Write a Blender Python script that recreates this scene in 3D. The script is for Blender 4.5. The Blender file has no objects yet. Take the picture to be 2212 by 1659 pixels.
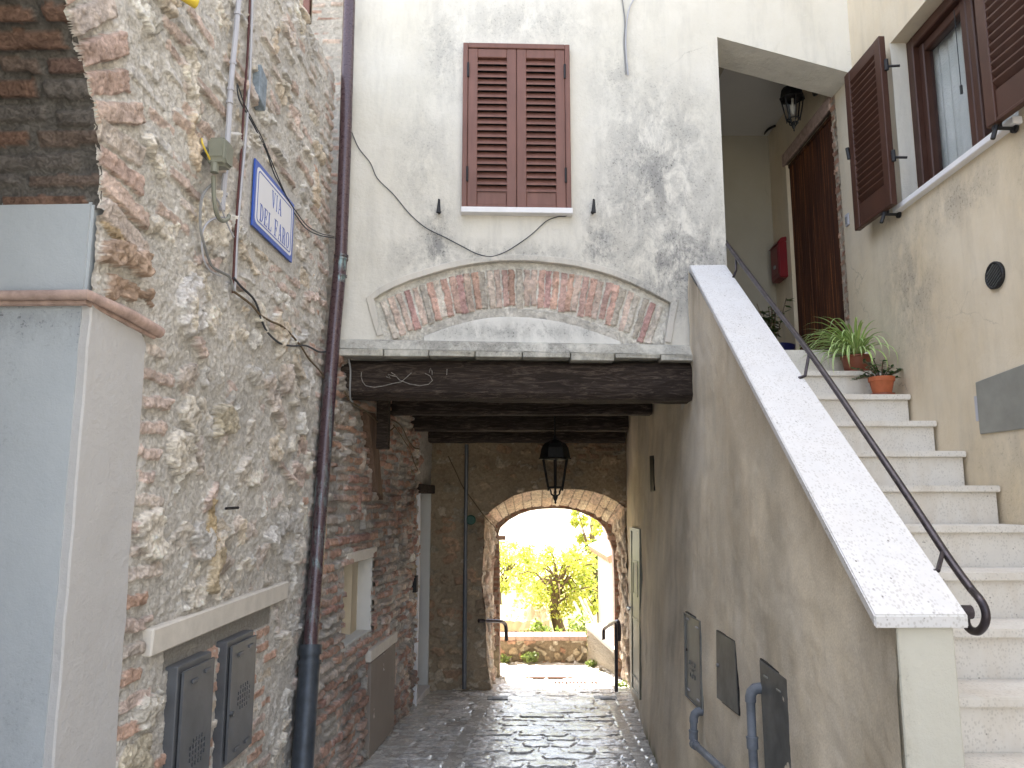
import bpy, bmesh, math, random
import numpy as np
from mathutils import Vector, Matrix
from mathutils.geometry import tessellate_polygon

# ---------------------------------------------------------------- camera, sky, sun, exposure
scene = bpy.context.scene
cam_d = bpy.data.cameras.new('camera'); cam = bpy.data.objects.new('camera', cam_d)
scene.collection.objects.link(cam); scene.camera = cam
PITCH = math.atan(.15)
cam_d.sensor_width = 36; cam_d.lens = 1661/2212*36; cam_d.clip_end = 3000; cam_d.clip_start = .05
cam.location = (0, 0, 0); cam.rotation_euler = (math.pi/2+PITCH, 0, 0)
SUN_EL, SUN_AZ = math.radians(66), math.radians(-12)      # azimuth from +Y towards +X
world = bpy.data.worlds.new('World'); scene.world = world; world.use_nodes = True
wn = world.node_tree.nodes; wl = world.node_tree.links; wn.clear()
sky = wn.new('ShaderNodeTexSky'); sky.sky_type = 'NISHITA'; sky.sun_disc = False
sky.sun_elevation = SUN_EL; sky.sun_rotation = SUN_AZ; sky.dust_density = 3.0; sky.air_density = 1.0; sky.ozone_density = 1.0
hs = wn.new('ShaderNodeHueSaturation'); hs.inputs['Saturation'].default_value = .52
bg = wn.new('ShaderNodeBackground'); bg.inputs['Strength'].default_value = .15
wo = wn.new('ShaderNodeOutputWorld')
wl.new(sky.outputs[0], hs.inputs['Color']); wl.new(hs.outputs[0], bg.inputs[0]); wl.new(bg.outputs[0], wo.inputs[0])
sun_d = bpy.data.lights.new('sun', 'SUN'); sun_d.energy = 5.0; sun_d.angle = math.radians(.5); sun_d.color = (1, .93, .80)
sun = bpy.data.objects.new('sun', sun_d); scene.collection.objects.link(sun)
sdir = Vector((math.sin(SUN_AZ)*math.cos(SUN_EL), math.cos(SUN_AZ)*math.cos(SUN_EL), math.sin(SUN_EL)))
sun.rotation_euler = (-sdir).to_track_quat('-Z', 'Y').to_euler(); sun.location = sdir*30
vs = scene.view_settings; vs.view_transform = 'Standard'; vs.look = 'None'; vs.gamma = 1; vs.use_curve_mapping = False
vs.exposure = 2.38
scene.render.engine = 'CYCLES'
cy = scene.cycles; cy.use_denoising = True; cy.max_bounces = 10; cy.diffuse_bounces = 6; cy.glossy_bounces = 3; cy.transparent_max_bounces = 12
cy.sample_clamp_indirect = 8
try: cy.denoiser = 'OPENIMAGEDENOISE'
except Exception: pass

# ---------------------------------------------------------------- reading places off the real surfaces
FL = 1661.; cp, sp = math.cos(PITCH), math.sin(PITCH)
def ray(x, y):
    a, b, c = x-1106., FL, 829.5-y
    return np.array([a, b*cp-c*sp, b*sp+c*cp])
def hit(x, y, P, N):
    r = ray(x, y); N = np.array(N, float); return r*((np.array(P, float)@N)/(r@N))
def zc(zx, zy, ox, oy, s): return ((ox+zx/s)/1.8517, (oy+zy/s)/1.8517)

class Frame:                                    # a wall: u along it, o out of it, z up
    def __init__(s, P, d, side=1):
        s.P = np.array([P[0], P[1], 0.]); d = np.array([d[0], d[1], 0.]); s.d = d/np.linalg.norm(d)
        s.n = np.array([s.d[1], -s.d[0], 0.])*side
    def __call__(s, u, o, z): return tuple(s.P+s.d*u+s.n*o+np.array([0, 0, z]))
    def px(s, x, y, o=0.):                      # picture point -> (u, z) on the wall
        h = hit(x, y, s.P+s.n*o, s.n); return float((h-s.P)@s.d), float(h[2])
TH = .034
FAC = Frame((0, 5.0), (math.cos(TH), math.sin(TH)))                 # house front, n towards the street
LW = Frame((-1.22-.033*5, 0), (.033, 1))                            # left stone wall
PLW = Frame((-.85-.0825*8.3, 0), (.0825, 1))                        # left wall inside the passage
RW = Frame((2.42, 0), (0, 1), -1)                                   # right-hand house wall, n towards -x
AW = Frame((0, 8.3), (1, 0))                                        # wall with the arch at the passage end
WORLD = lambda x, y, z: (x, y, z)
def floor_z(y): return -1.828-.0419*(y-5.62)

# ---------------------------------------------------------------- object helpers
COL = scene.collection
def tag(o, label=None, cat=None, group=None, kind=None):
    if label: o['label'] = label
    if cat: o['category'] = cat
    if group: o['group'] = group
    if kind: o['kind'] = kind
    return o
def thing(name, label, cat, loc=(0, 0, 0), group=None):
    o = bpy.data.objects.new(name, None); COL.objects.link(o); o.location = loc
    o.empty_display_size = .05
    return tag(o, label, cat, group)
def link(name, me, mat, parent=None):
    if mat is not None: me.materials.append(mat)
    o = bpy.data.objects.new(name, me); COL.objects.link(o)
    if parent is not None:
        o.parent = parent
        L = Vector((0, 0, 0)); p = parent
        while p is not None: L += p.location; p = p.parent
        o.location = -L
        if me.name not in OFFSET: OFFSET[me.name] = 1
    return o
OFFSET = {}
class MB:
    def __init__(s, fr=WORLD): s.v = []; s.f = []; s.fr = fr
    def add(s, vs, fs):
        n = len(s.v); s.v += [s.fr(*p) for p in vs]; s.f += [tuple(i+n for i in f) for f in fs]; return s
    def box(s, a, b):
        (x0, y0, z0), (x1, y1, z1) = a, b
        if x0 > x1: x0, x1 = x1, x0
        if y0 > y1: y0, y1 = y1, y0
        if z0 > z1: z0, z1 = z1, z0
        return s.add([(x0,y0,z0),(x1,y0,z0),(x1,y1,z0),(x0,y1,z0),(x0,y0,z1),(x1,y0,z1),(x1,y1,z1),(x0,y1,z1)],
                     [(0,3,2,1),(4,5,6,7),(0,1,5,4),(1,2,6,5),(2,3,7,6),(3,0,4,7)])
    def hexa(s, p):                              # 8 corners, bottom ring then top ring
        return s.add(p, [(0,3,2,1),(4,5,6,7),(0,1,5,4),(1,2,6,5),(2,3,7,6),(3,0,4,7)])
    def tube(s, pts, r, n=8, cap=True):
        pts = [Vector(p) for p in pts]; rs = r if isinstance(r, (list, tuple)) else [r]*len(pts)
        base = len(s.v); up = None
        for i, p in enumerate(pts):
            t = (pts[min(i+1, len(pts)-1)]-pts[max(i-1, 0)]).normalized()
            if up is None:
                up = Vector((0, 0, 1)) if abs(t.z) < .9 else Vector((1, 0, 0))
            a = t.cross(up).normalized(); up = a.cross(t).normalized()
            for k in range(n):
                an = 2*math.pi*k/n; q = p+(a*math.cos(an)+up*math.sin(an))*rs[i]
                s.v.append(s.fr(*q))
        for i in range(len(pts)-1):
            for k in range(n):
                k2 = (k+1) % n
                s.f.append((base+i*n+k, base+i*n+k2, base+(i+1)*n+k2, base+(i+1)*n+k))
        if cap:
            s.f.append(tuple(base+k for k in range(n-1, -1, -1))); e = base+(len(pts)-1)*n
            s.f.append(tuple(e+k for k in range(n)))
        return s
    def lathe(s, prof, c, n=20):                 # profile (r, z) about a vertical axis at c
        base = len(s.v)
        for r, z in prof:
            for k in range(n):
                a = 2*math.pi*k/n; s.v.append(s.fr(c[0]+r*math.cos(a), c[1]+r*math.sin(a), c[2]+z))
        for i in range(len(prof)-1):
            for k in range(n):
                k2 = (k+1) % n; s.f.append((base+i*n+k, base+i*n+k2, base+(i+1)*n+k2, base+(i+1)*n+k))
        s.f.append(tuple(base+k for k in range(n-1, -1, -1))); e = base+(len(prof)-1)*n
        s.f.append(tuple(e+k for k in range(n)))
        return s
    def plate(s, outer, holes, o_front, o_back):  # polygon in (u, z) with holes, given thickness
        loops = [list(outer)]+[list(h) for h in holes]
        flat = [p for l in loops for p in l]
        tris = tessellate_polygon([[Vector((u, z, 0)) for u, z in l] for l in loops])
        n = len(flat)
        vs = [(u, o_front, z) for u, z in flat]+[(u, o_back, z) for u, z in flat]
        fs = [tuple(t) for t in tris]+[tuple(i+n for i in reversed(t)) for t in tris]
        k = 0
        for l in loops:
            m = len(l)
            for i in range(m):
                a, b = k+i, k+(i+1) % m; fs.append((a, b, b+n, a+n))
            k += m
        return s.add(vs, fs)
    def build(s, name, mat, parent=None, smooth=False, bev=0, seg=1):
        me = bpy.data.meshes.new(name); me.from_pydata(s.v, [], s.f); me.update()
        bm = bmesh.new(); bm.from_mesh(me)
        bmesh.ops.recalc_face_normals(bm, faces=bm.faces)
        if bev:
            es = [e for e in bm.edges if len(e.link_faces) == 2 and e.calc_face_angle(0) > .5]
            bmesh.ops.bevel(bm, geom=es, offset=bev, segments=seg, affect='EDGES', clamp_overlap=True)
        bm.to_mesh(me); bm.free()
        if smooth:
            for p in me.polygons: p.use_smooth = True
            try: me.set_sharp_from_angle(angle=math.radians(40))
            except Exception: pass
        return link(name, me, mat, parent)
def spline(pts, n=6):                            # Catmull-Rom through the points
    P = [Vector(p) for p in pts]; out = []
    for i in range(len(P)-1):
        a, b, c, d = P[max(i-1, 0)], P[i], P[i+1], P[min(i+2, len(P)-1)]
        for k in range(n):
            t = k/n; out.append(.5*((2*b)+(c-a)*t+(2*a-5*b+4*c-d)*t*t+(3*b-a-3*c+d)*t**3))
    out.append(P[-1]); return out
def arc(c, r, a0, a1, n, ax=(1, 0, 0), ay=(0, 0, 1)):
    ax, ay, c = Vector(ax), Vector(ay), Vector(c)
    return [c+ax*(r*math.cos(a0+(a1-a0)*i/n))+ay*(r*math.sin(a0+(a1-a0)*i/n)) for i in range(n+1)]

# ---------------------------------------------------------------- materials
def lin(c):
    return tuple(((x/255)/12.92 if x/255 <= .04045 else ((x/255+.055)/1.055)**2.4) for x in c)
class M:
    def __init__(s, name):
        s.m = bpy.data.materials.new(name); s.m.use_nodes = True; s.nt = s.m.node_tree; s.N = s.nt.nodes; s.L = s.nt.links
        s.b = s.N['Principled BSDF']; s.out = s.N['Material Output']; s.tc = s.N.new('ShaderNodeTexCoord')
    def mapv(s, scale=(1, 1, 1), loc=(0, 0, 0)):
        n = s.N.new('ShaderNodeMapping'); n.inputs['Scale'].default_value = scale; n.inputs['Location'].default_value = loc
        s.L.new(s.tc.outputs['Object'], n.inputs['Vector']); return n.outputs[0]
    def noise(s, scale=5, detail=6, rough=.6, sc=(1, 1, 1), loc=(0, 0, 0), dist=0):
        n = s.N.new('ShaderNodeTexNoise'); n.inputs['Scale'].default_value = scale; n.inputs['Detail'].default_value = detail
        n.inputs['Roughness'].default_value = rough; n.inputs['Distortion'].default_value = dist
        s.L.new(s.mapv(sc, loc), n.inputs['Vector']); return n.outputs['Fac']
    def voro(s, scale, feature='F1', sc=(1, 1, 1), out='Distance', rnd=1.0):
        n = s.N.new('ShaderNodeTexVoronoi'); n.feature = feature; n.inputs['Scale'].default_value = scale
        n.inputs['Randomness'].default_value = rnd
        s.L.new(s.mapv(sc), n.inputs['Vector']); return n.outputs[out]
    def ramp(s, f, pts):
        n = s.N.new('ShaderNodeValToRGB'); e = n.color_ramp.elements
        while len(e) < len(pts): e.new(.5)
        for i, (p, c) in enumerate(pts):
            e[i].position = p; e[i].color = (c if isinstance(c, (tuple, list)) else (c, c, c))+(1,) if isinstance(c, tuple) else (c, c, c, 1)
        s.L.new(f, n.inputs[0]); return n.outputs[0]
    def rng(s, f, a, b, c=0, d=1):
        n = s.N.new('ShaderNodeMapRange'); n.clamp = True
        for i, v in enumerate((a, b, c, d)): n.inputs[i+1].default_value = v
        s.L.new(f, n.inputs[0]); return n.outputs[0]
    def mix(s, f, a, b, mode='MIX'):
        n = s.N.new('ShaderNodeMix'); n.data_type = 'RGBA'; n.blend_type = mode
        for v, i in ((f, 0), (a, 6), (b, 7)):
            if isinstance(v, (int, float)): n.inputs[i].default_value = v
            elif isinstance(v, tuple): n.inputs[i].default_value = tuple(v)+(1,)
            else: s.L.new(v, n.inputs[i])
        return n.outputs[2]
    def math(s, op, a, b=None, clamp=False):
        n = s.N.new('ShaderNodeMath'); n.operation = op; n.use_clamp = clamp
        for v, i in ((a, 0), (b, 1)):
            if v is None: continue
            if isinstance(v, (int, float)): n.inputs[i].default_value = v
            else: s.L.new(v, n.inputs[i])
        return n.outputs[0]
    def blob(s, c, rad, soft=1.0):               # soft ellipsoid mask in scene metres: 1 inside, 0 outside
        sc = tuple(1/r for r in rad); loc = tuple(-c[i]*sc[i] for i in range(3))
        n = s.N.new('ShaderNodeVectorMath'); n.operation = 'LENGTH'; s.L.new(s.mapv(sc, loc), n.inputs[0])
        return s.rng(n.outputs['Value'], 1.0, 1.0-soft, 0, 1)
    def axis(s, i):
        n = s.N.new('ShaderNodeSeparateXYZ'); s.L.new(s.tc.outputs['Object'], n.inputs[0]); return n.outputs[i]
    def color(s, c):
        if isinstance(c, tuple): s.b.inputs['Base Color'].default_value = c+(1,)
        else: s.L.new(c, s.b.inputs['Base Color'])
        return s
    def rough(s, r, spec=None):
        if isinstance(r, (int, float)): s.b.inputs['Roughness'].default_value = r
        else: s.L.new(r, s.b.inputs['Roughness'])
        if spec is not None: s.b.inputs['Specular IOR Level'].default_value = spec
        return s
    def metal(s, v): s.b.inputs['Metallic'].default_value = v; return s
    def bump(s, h, strength=.3, dist=.01, prev=None):
        n = s.N.new('ShaderNodeBump'); n.inputs['Strength'].default_value = strength; n.inputs['Distance'].default_value = dist
        s.L.new(h, n.inputs['Height'])
        if prev is not None: s.L.new(prev, n.inputs['Normal'])
        s.L.new(n.outputs[0], s.b.inputs['Normal']); s.lastb = n.outputs[0]; return s
    def attr(s, name='Col'):
        n = s.N.new('ShaderNodeVertexColor'); n.layer_name = name; return n.outputs[0]
def simple(name, c, rough=.6, metal=0, var=.25, scale=30, bump=.15, spec=.4, sc=(1, 1, 1)):
    m = M(name); f = m.noise(scale, 5, .6, sc)
    d = tuple(x*(1-var) for x in c); l = tuple(min(1, x*(1+var)) for x in c)
    m.color(m.ramp(f, [(.3, d), (.7, l)])).rough(rough, spec).metal(metal)
    if bump: m.bump(m.noise(scale*4, 4, .6, sc), bump, .003)
    return m.m

def stucco(name, base, warm, grime, stains, fine=1.0, streaks=.35):
    m = M(name)
    big = m.noise(1.1, 6, .65, (1, 1, .8)); mid = m.noise(6, 8, .7); st = m.noise(7, 6, .7, (1, 1, .18))
    c = m.mix(m.rng(big, .38, .66), base, warm)
    c = m.mix(m.rng(st, .48, .78, 0, streaks), c, grime)
    c = m.mix(m.rng(mid, .5, .85, 0, .3), c, tuple(x*1.12 for x in base))
    tot = None
    for w_ in [q for q in stains if len(q) == 4]: c = m.mix(m.math('MULTIPLY', m.math('MULTIPLY', m.blob(w_[0], w_[1]), w_[2]), m.rng(m.noise(3, 6, .65), .35, .6)), c, w_[3])
    for (cc, rad, amt) in [q for q in stains if len(q) == 3]:
        b = m.math('MULTIPLY', m.blob(cc, rad), amt); tot = b if tot is None else m.math('MAXIMUM', tot, b)
    if tot is not None:
        blot = m.noise(6, 10, .8, (1.2, 1.2, .72), (3, 3, 3), .3); fleck = m.noise(70, 3, .7, loc=(1, 2, 3))
        k = m.math('MULTIPLY', tot, m.rng(blot, .40, .56))
        c = m.mix(k, c, grime)
        k2 = m.math('MULTIPLY', m.math('MULTIPLY', tot, 1.2, True), m.math('MULTIPLY', m.rng(fleck, .56, .66), m.rng(blot, .42, .6)))
        c = m.mix(k2, c, tuple(x*.28 for x in grime))
    vo = m.N.new('ShaderNodeTexVoronoi'); vo.feature = 'DISTANCE_TO_EDGE'; vo.inputs['Scale'].default_value = 1.15
    nz = m.N.new('ShaderNodeTexNoise'); nz.inputs['Scale'].default_value = 3.5; nz.inputs['Detail'].default_value = 8; nz.inputs['Roughness'].default_value = .7
    m.L.new(m.tc.outputs['Object'], nz.inputs['Vector']); vm = m.N.new('ShaderNodeVectorMath'); vm.operation = 'MULTIPLY_ADD'; vm.inputs[1].default_value = (.18, .18, .18)
    m.L.new(nz.outputs['Color'], vm.inputs[0]); m.L.new(m.tc.outputs['Object'], vm.inputs[2]); m.L.new(vm.outputs[0], vo.inputs['Vector'])
    ck_ = m.math('MULTIPLY', m.rng(vo.outputs['Distance'], .0045, .0015), m.rng(m.noise(1.6, 3, .5, loc=(5, 2, 8)), .58, .66))
    c = m.mix(m.math('MULTIPLY', ck_, .38), c, tuple(x*.45 for x in grime))
    m.color(c).rough(.92, .2)
    h = m.math('ADD', m.math('MULTIPLY', m.noise(160, 4, .7), .5), m.math('ADD', m.noise(38, 5, .6), m.math('MULTIPLY', m.noise(7, 4, .5), 2.2)))
    m.bump(h, .42*fine, .009)
    return m.m
MAT = {}
f3 = lambda u, z: FAC(u, 0, z)
MAT['cream'] = stucco('cream_stucco', (.68, .655, .60), (.62, .59, .52), (.29, .285, .275), [
    (f3(1.0, 2.2), (.58, .6, .95), 1.0), (f3(1.15, 1.6), (.6, .6, .55), 1.3), (f3(-.50, 1.68), (.16, .5, .3), 1.3), (f3(.60, 1.68), (.2, .5, .3), 1.4), (f3(.75, 1.95), (.4, .5, .4), .8), (f3(-.52, 1.78), (.18, .5, .42), .85), (f3(.62, 1.75), (.22, .5, .42), .95),
    (f3(-.45, 3.1), (.28, .5, .6), .55), (f3(.1, 3.32), (.8, .5, .3), .5), (f3(-.6, 2.3), (.3, .5, .8), .4), (f3(.0, 1.62), (1.0, .5, .14), .7),
    (f3(1.2, 2.55), (.35, .5, .5), .6), (f3(.75, 2.9), (.3, .5, .5), .5), (f3(-.6, 1.6), (.4, .5, .2), .6), (f3(.95, 1.42), (.4, .5, .12), 1.1)])
MAT['beige'] = stucco('beige_stucco', (.66, .58, .455), (.60, .495, .345), (.33, .29, .235), [
    ((2.42, 4.55, 1.25), (.6, .45, .6), .8), ((2.42, 4.0, 1.62), (.5, .6, .22), .7), ((2.42, 3.3, 1.5), (.6, .3, .5), .6),
    ((2.42, 3.4, -.1), (.6, 1.2, .75), .5, (.58, .45, .25)), ((2.42, 3.9, -.2), (.6, .8, .5), .4), ((2.42, 3.6, .2), (.6, .7, .3), .4)], .8)
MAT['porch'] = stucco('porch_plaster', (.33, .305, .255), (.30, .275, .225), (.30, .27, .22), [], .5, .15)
MAT['ceiling'] = stucco('white_ceiling_plaster', (.56, .55, .53), (.53, .52, .50), (.45, .44, .42), [], .4, .1)
MAT['pink'] = stucco('pale_pink_plaster', (.505, .50, .50), (.47, .46, .455), (.36, .33, .31), [], 1.0, .15)
MAT['blue'] = stucco('pale_blue_plaster', (.45, .478, .50), (.40, .43, .455), (.29, .31, .33), [((-1.5, 2.3, .55), (1.5, .5, .12), .7), ((-1.35, 2.3, -1.0), (.5, .5, .7), .5), ((-1.7, 2.3, .2), (.3, .5, .9), .4)], .55, .2)
MAT['band'] = stucco('arch_border_plaster', (.62, .585, .53), (.57, .54, .49), (.30, .30, .29), [(f3(1.0, 1.45), (.5, .6, .3), 1.1), (f3(0, 1.6), (.9, .5, .08), .5)], 1)
MAT['tymp'] = stucco('white_tympanum_plaster', (.70, .69, .66), (.64, .63, .60), (.36, .36, .35), [(f3(0, 1.1), (1.2, .5, .09), .9)], .8)
MAT['white'] = stucco('white_plaster', (.66, .65, .62), (.60, .59, .56), (.45, .45, .43), [], .5, .15)

def masonry(name='masonry', rough=.95, bump=1.0):
    m = M(name); a = m.attr(); n1 = m.noise(48, 9, .78); n2 = m.noise(105, 5, .75); n0 = m.noise(9, 6, .6)
    c = m.mix(m.rng(n1, .3, .72, 0, 1), m.mix(1.0, a, (.80, .78, .76), 'MULTIPLY'), m.mix(1.0, a, (1.30, 1.29, 1.27), 'MULTIPLY'))
    c = m.mix(m.rng(n0, .5, .75, 0, .25), c, m.mix(1.0, a, (.7, .69, .68), 'MULTIPLY'))
    c = m.mix(m.rng(n2, .62, .70, 0, .65), c, (.09, .08, .07))
    c = m.mix(m.rng(n2, .40, .28, 0, .35), c, m.mix(1.0, a, (1.5, 1.5, 1.5), 'MULTIPLY'))
    m.color(c).rough(rough, .2)
    m.bump(m.math('SUBTRACT', n1, m.math('MULTIPLY', m.rng(n2, .5, .72), .8)), .78*bump, .012)
    return m.m
MAT['masonry'] = masonry()
def painted(name, rough=.9, bump=.3):            # colour attribute, fine plaster surface
    m = M(name); a = m.attr(); n1 = m.noise(120, 6, .7); n0 = m.noise(14, 6, .6)
    c = m.mix(m.rng(n1, .35, .7, 0, 1), m.mix(1.0, a, (.86, .85, .84), 'MULTIPLY'), m.mix(1.0, a, (1.1, 1.1, 1.09), 'MULTIPLY'))
    m.color(c).rough(rough, .2); m.bump(m.math('ADD', n1, m.math('MULTIPLY', n0, 1.5)), bump, .008); return m.m
MAT['wallcol'] = painted('weathered_plaster')
def cobble():
    m = M('worn_cobbles'); a = m.attr(); n1 = m.noise(45, 7, .7); n2 = m.noise(12, 5, .6)
    c = m.mix(m.rng(n1, .3, .7), m.mix(1.0, a, (.75, .75, .75), 'MULTIPLY'), m.mix(1.0, a, (1.15, 1.15, 1.15), 'MULTIPLY'))
    m.color(c).rough(m.rng(n2, .3, .7, .12, .36), 1.0); m.bump(m.math('ADD', n1, n2), .30, .006); return m.m
MAT['cobble'] = cobble()
def oldwood(name, dark, light, grain=(1, 1, 1), k=1):
    m = M(name); g = m.noise(14, 9, .78, grain, dist=1.6); w = m.noise(3, 5, .6, grain)
    c = m.ramp(g, [(.28, tuple(x*.35 for x in dark)), (.5, dark), (.72, light)])
    c = m.mix(m.rng(w, .52, .72, 0, .5), c, tuple(x*.5 for x in dark))
    m.color(c).rough(.8, .25); m.bump(g, .8*k, .012); return m.m
MAT['beam'] = oldwood('dark_weathered_oak', (.036, .026, .021), (.17, .13, .108), (.32, 2.2, 2.4), 1.3)
MAT['shutter'] = None
def shutterwood(name, c, sc):
    m = M(name); g = m.noise(22, 6, .6, sc); w = m.noise(4, 4, .6)
    col = m.ramp(g, [(.3, tuple(x*.82 for x in c)), (.7, tuple(x*1.15 for x in c))])
    col = m.mix(m.rng(w, .5, .75, 0, .3), col, tuple(min(1, x*1.2+.02) for x in c))
    m.color(col).rough(.48, .35); m.bump(g, .12, .002); return m.m
MAT['shutter'] = shutterwood('faded_red_brown_wood', (.17, .080, .062), (1, 1, .12))
MAT['shutter2'] = shutterwood('dark_red_brown_wood', (.062, .026, .017), (1, .3, .12))
def travertine(name='travertine', base=(.74, .72, .69), spots=1.0, dirty=0):
    m = M(name); n = m.noise(9, 8, .7, (1, 1, 1)); v = m.voro(75, 'F1', (1.3, .7, 1)); v2 = m.voro(30, 'F1', (1.2, .6, 1.3)); nn = m.noise(14, 4, .7)
    c = m.ramp(n, [(.3, tuple(x*.90 for x in base)), (.7, base)])
    k = m.math('MULTIPLY', m.rng(v, .44, .24), m.rng(nn, .38, .50)); c = m.mix(m.math('MULTIPLY', k, .42*spots), c, (.34, .32, .30))
    k2 = m.math('MULTIPLY', m.rng(v2, .16, .09), m.rng(nn, .50, .58)); c = m.mix(m.math('MULTIPLY', k2, .85*spots), c, (.12, .11, .10))
    if dirty:
        d = m.noise(5, 7, .7, (1, 1, .35)); c = m.mix(m.rng(d, .45, .72, 0, dirty), c, (.50, .42, .32))
    m.color(c).rough(.62, .35); m.bump(m.math('SUBTRACT', n, m.math('MULTIPLY', k, .4)), .15, .003); return m.m
MAT['trav'] = travertine(base=(.66, .655, .66), spots=1.0, dirty=.10); MAT['step'] = travertine('step_travertine', (.71, .68, .63), .8, .45)
MAT['ledge'] = stucco('lichen_concrete', (.58, .56, .50), (.46, .44, .385), (.15, .145, .13), [(f3(0, .98), (3, 1, .4), .7)], 1.6, .3)
MAT['ironblack'] = simple('black_iron', (.018, .018, .02), .5, .3, .3, 40, .2)
MAT['rail'] = simple('dark_painted_iron', (.05, .042, .05), .38, .5, .35, 25, .15, .5)
MAT['meter'] = simple('grey_painted_steel', (.14, .148, .162), .45, .4, .16, 8, .05, .4)
MAT['panelgrey'] = simple('weathered_grey_steel', (.135, .14, .138), .5, .3, .28, 9, .12, .4)
MAT['panelzinc'] = simple('plain_zinc_sheet', (.30, .30, .275), .55, .4, .14, 6, .05, .4)
MAT['pvc'] = simple('grey_plastic_pipe', (.17, .19, .225), .5, 0, .3, 10, .1, .4)
MAT['conduit'] = simple('pale_grey_plastic', (.42, .42, .46), .5, 0, .1, 10, .03, .4)
MAT['cablegrey'] = simple('grey_cable', (.22, .22, .22), .6, 0, .2, 10, 0)
MAT['cabledark'] = simple('dark_cable', (.045, .05, .06), .6, 0, .2, 10, 0)
MAT['cablered'] = simple('dark_red_cable', (.08, .022, .02), .6, 0, .2, 10, 0)
MAT['twine'] = simple('frayed_brown_cable', (.14, .10, .06), .9, 0, .3, 30, .3)
MAT['yellow'] = simple('yellow_conduit', (.62, .46, .05), .5, 0, .1, 10, .05)
MAT['olive'] = simple('grey_green_plastic', (.20, .205, .165), .5, 0, .12, 12, .05)
MAT['terra'] = simple('terracotta', (.40, .115, .048), .75, 0, .15, 18, .15)
MAT['terradark'] = simple('brown_plastic_pot', (.23, .07, .04), .45, 0, .1, 12, .05)
MAT['tile'] = simple('old_roof_tile', (.46, .32, .25), .9, 0, .3, 12, .3)
MAT['moulding'] = simple('worn_terracotta_moulding', (.40, .29, .25), .9, 0, .3, 22, .6)
MAT['red'] = simple('red_enamel', (.15, .006, .010), .35, 0, .12, 6, .03, .5)
MAT['galv'] = simple('rusty_galvanised', (.30, .31, .33), .4, .8, .2, 20, .1)
MAT['bulb'] = simple('frosted_lamp_bulb', (.5, .48, .42), .4, 0, .05, 10, 0)
MAT['greencap'] = simple('green_plastic_cap', (.01, .07, .05), .5, 0, .2, 10, 0)
MAT['tarp'] = simple('beige_tarpaulin', (.42, .34, .22), .8, 0, .15, 6, .4)
MAT['soil'] = simple('dark_soil', (.05, .035, .025), 1, 0, .3, 50, .5)
MAT['garden'] = simple('garden_earth', (.16, .14, .07), 1, 0, .4, 5, .5)
MAT['bark'] = simple('tree_bark', (.14, .10, .07), .95, 0, .35, 25, .9, sc=(1, 1, .25))
MAT['signwhite'] = simple('white_enamel', (.72, .72, .76), .3, 0, .02, 5, .0, .5)
MAT['signblue'] = simple('blue_enamel', (.032, .09, .42), .3, 0, .05, 5, 0, .5)
MAT['slate'] = simple('blue_grey_slate', (.20, .24, .28), .7, 0, .3, 40, .3)
MAT['cord'] = simple('dark_bead_cord', (.03, .03, .03), .6, 0, .1, 10, 0)
MAT['grate'] = simple('rust_brown_grate', (.30, .20, .17), .7, .2, .2, 20, .1)
MAT['marble'] = simple('white_marble_sill', (.72, .71, .72), .4, 0, .05, 8, .03)
MAT['stone_lintel'] = simple('pale_lintel_stone', (.60, .56, .50), .85, 0, .08, 14, .25)
MAT['oxide'] = simple('cast_iron_grey_paint', (.055, .065, .08), .42, .3, .3, 14, .1, .45)
def downpipe_mat():
    m = M('brown_copper_downpipe'); n = m.noise(18, 7, .75, (1, 1, .12)); r = m.noise(40, 4, .7)
    c = m.ramp(m.noise(3, 4, .6, (1, 1, .3)), [(.3, (.060, .034, .040)), (.7, (.085, .05, .058))])
    bl = None
    for z, w in ((1.53, .07), (1.42, .03), (-.86, .10)):
        b = m.blob((-1.2, 4.88, z), (.5, .5, w), .8); bl = b if bl is None else m.math('MAXIMUM', bl, b)
    lowz = m.rng(m.axis(2), 1.4, .2, .0, .55)
    k = m.math('MULTIPLY', m.math('ADD', bl, lowz, True), m.rng(n, .52, .62))
    c = m.mix(k, c, (.20, .30, .30))
    m.color(c).rough(m.rng(r, .3, .7, .20, .40), .7).metal(.2); m.bump(r, .08, .003); return m.m
MAT['downpipe'] = downpipe_mat()
def glass():
    m = M('window_glass'); m.color((.02, .025, .03)).rough(.04, .8); m.b.inputs['Alpha'].default_value = .15
    m.b.inputs['Roughness'].default_value = .03; return m.m
MAT['glass'] = glass(); MAT['lampglass'] = glass(); MAT['lampglass'].node_tree.nodes['Principled BSDF'].inputs['Alpha'].default_value = .10; MAT['lampglass'].name = 'lantern_glass'
def lace():
    m = M('lace_curtain'); v = m.voro(85); w = m.noise(9, 4, .6, (1, 1, .4))
    m.color(m.ramp(w, [(.3, (.62, .65, .62)), (.7, (.80, .82, .79))])).rough(.9, .1)
    m.bump(m.math('ADD', v, w), .6, .006); return m.m
MAT['lace'] = lace()
def leafmat(name, c1, c2, tr=.45):
    m = M(name); g = m.N.new('ShaderNodeNewGeometry'); c = m.ramp(g.outputs['Random Per Island'], [(.1, c1), (.9, c2)])
    m.color(c).rough(.45, .4); t = m.N.new('ShaderNodeBsdfTranslucent'); mx = m.N.new('ShaderNodeMixShader')
    m.L.new(m.mix(1.0, c, (1.5, 1.5, .8), 'MULTIPLY'), t.inputs[0]); mx.inputs[0].default_value = tr
    m.L.new(m.b.outputs[0], mx.inputs[1]); m.L.new(t.outputs[0], mx.inputs[2]); m.L.new(mx.outputs[0], m.out.inputs[0]); return m.m
MAT['leaf'] = leafmat('tree_leaves', (.24, .30, .07), (.50, .48, .16), .55)
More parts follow.
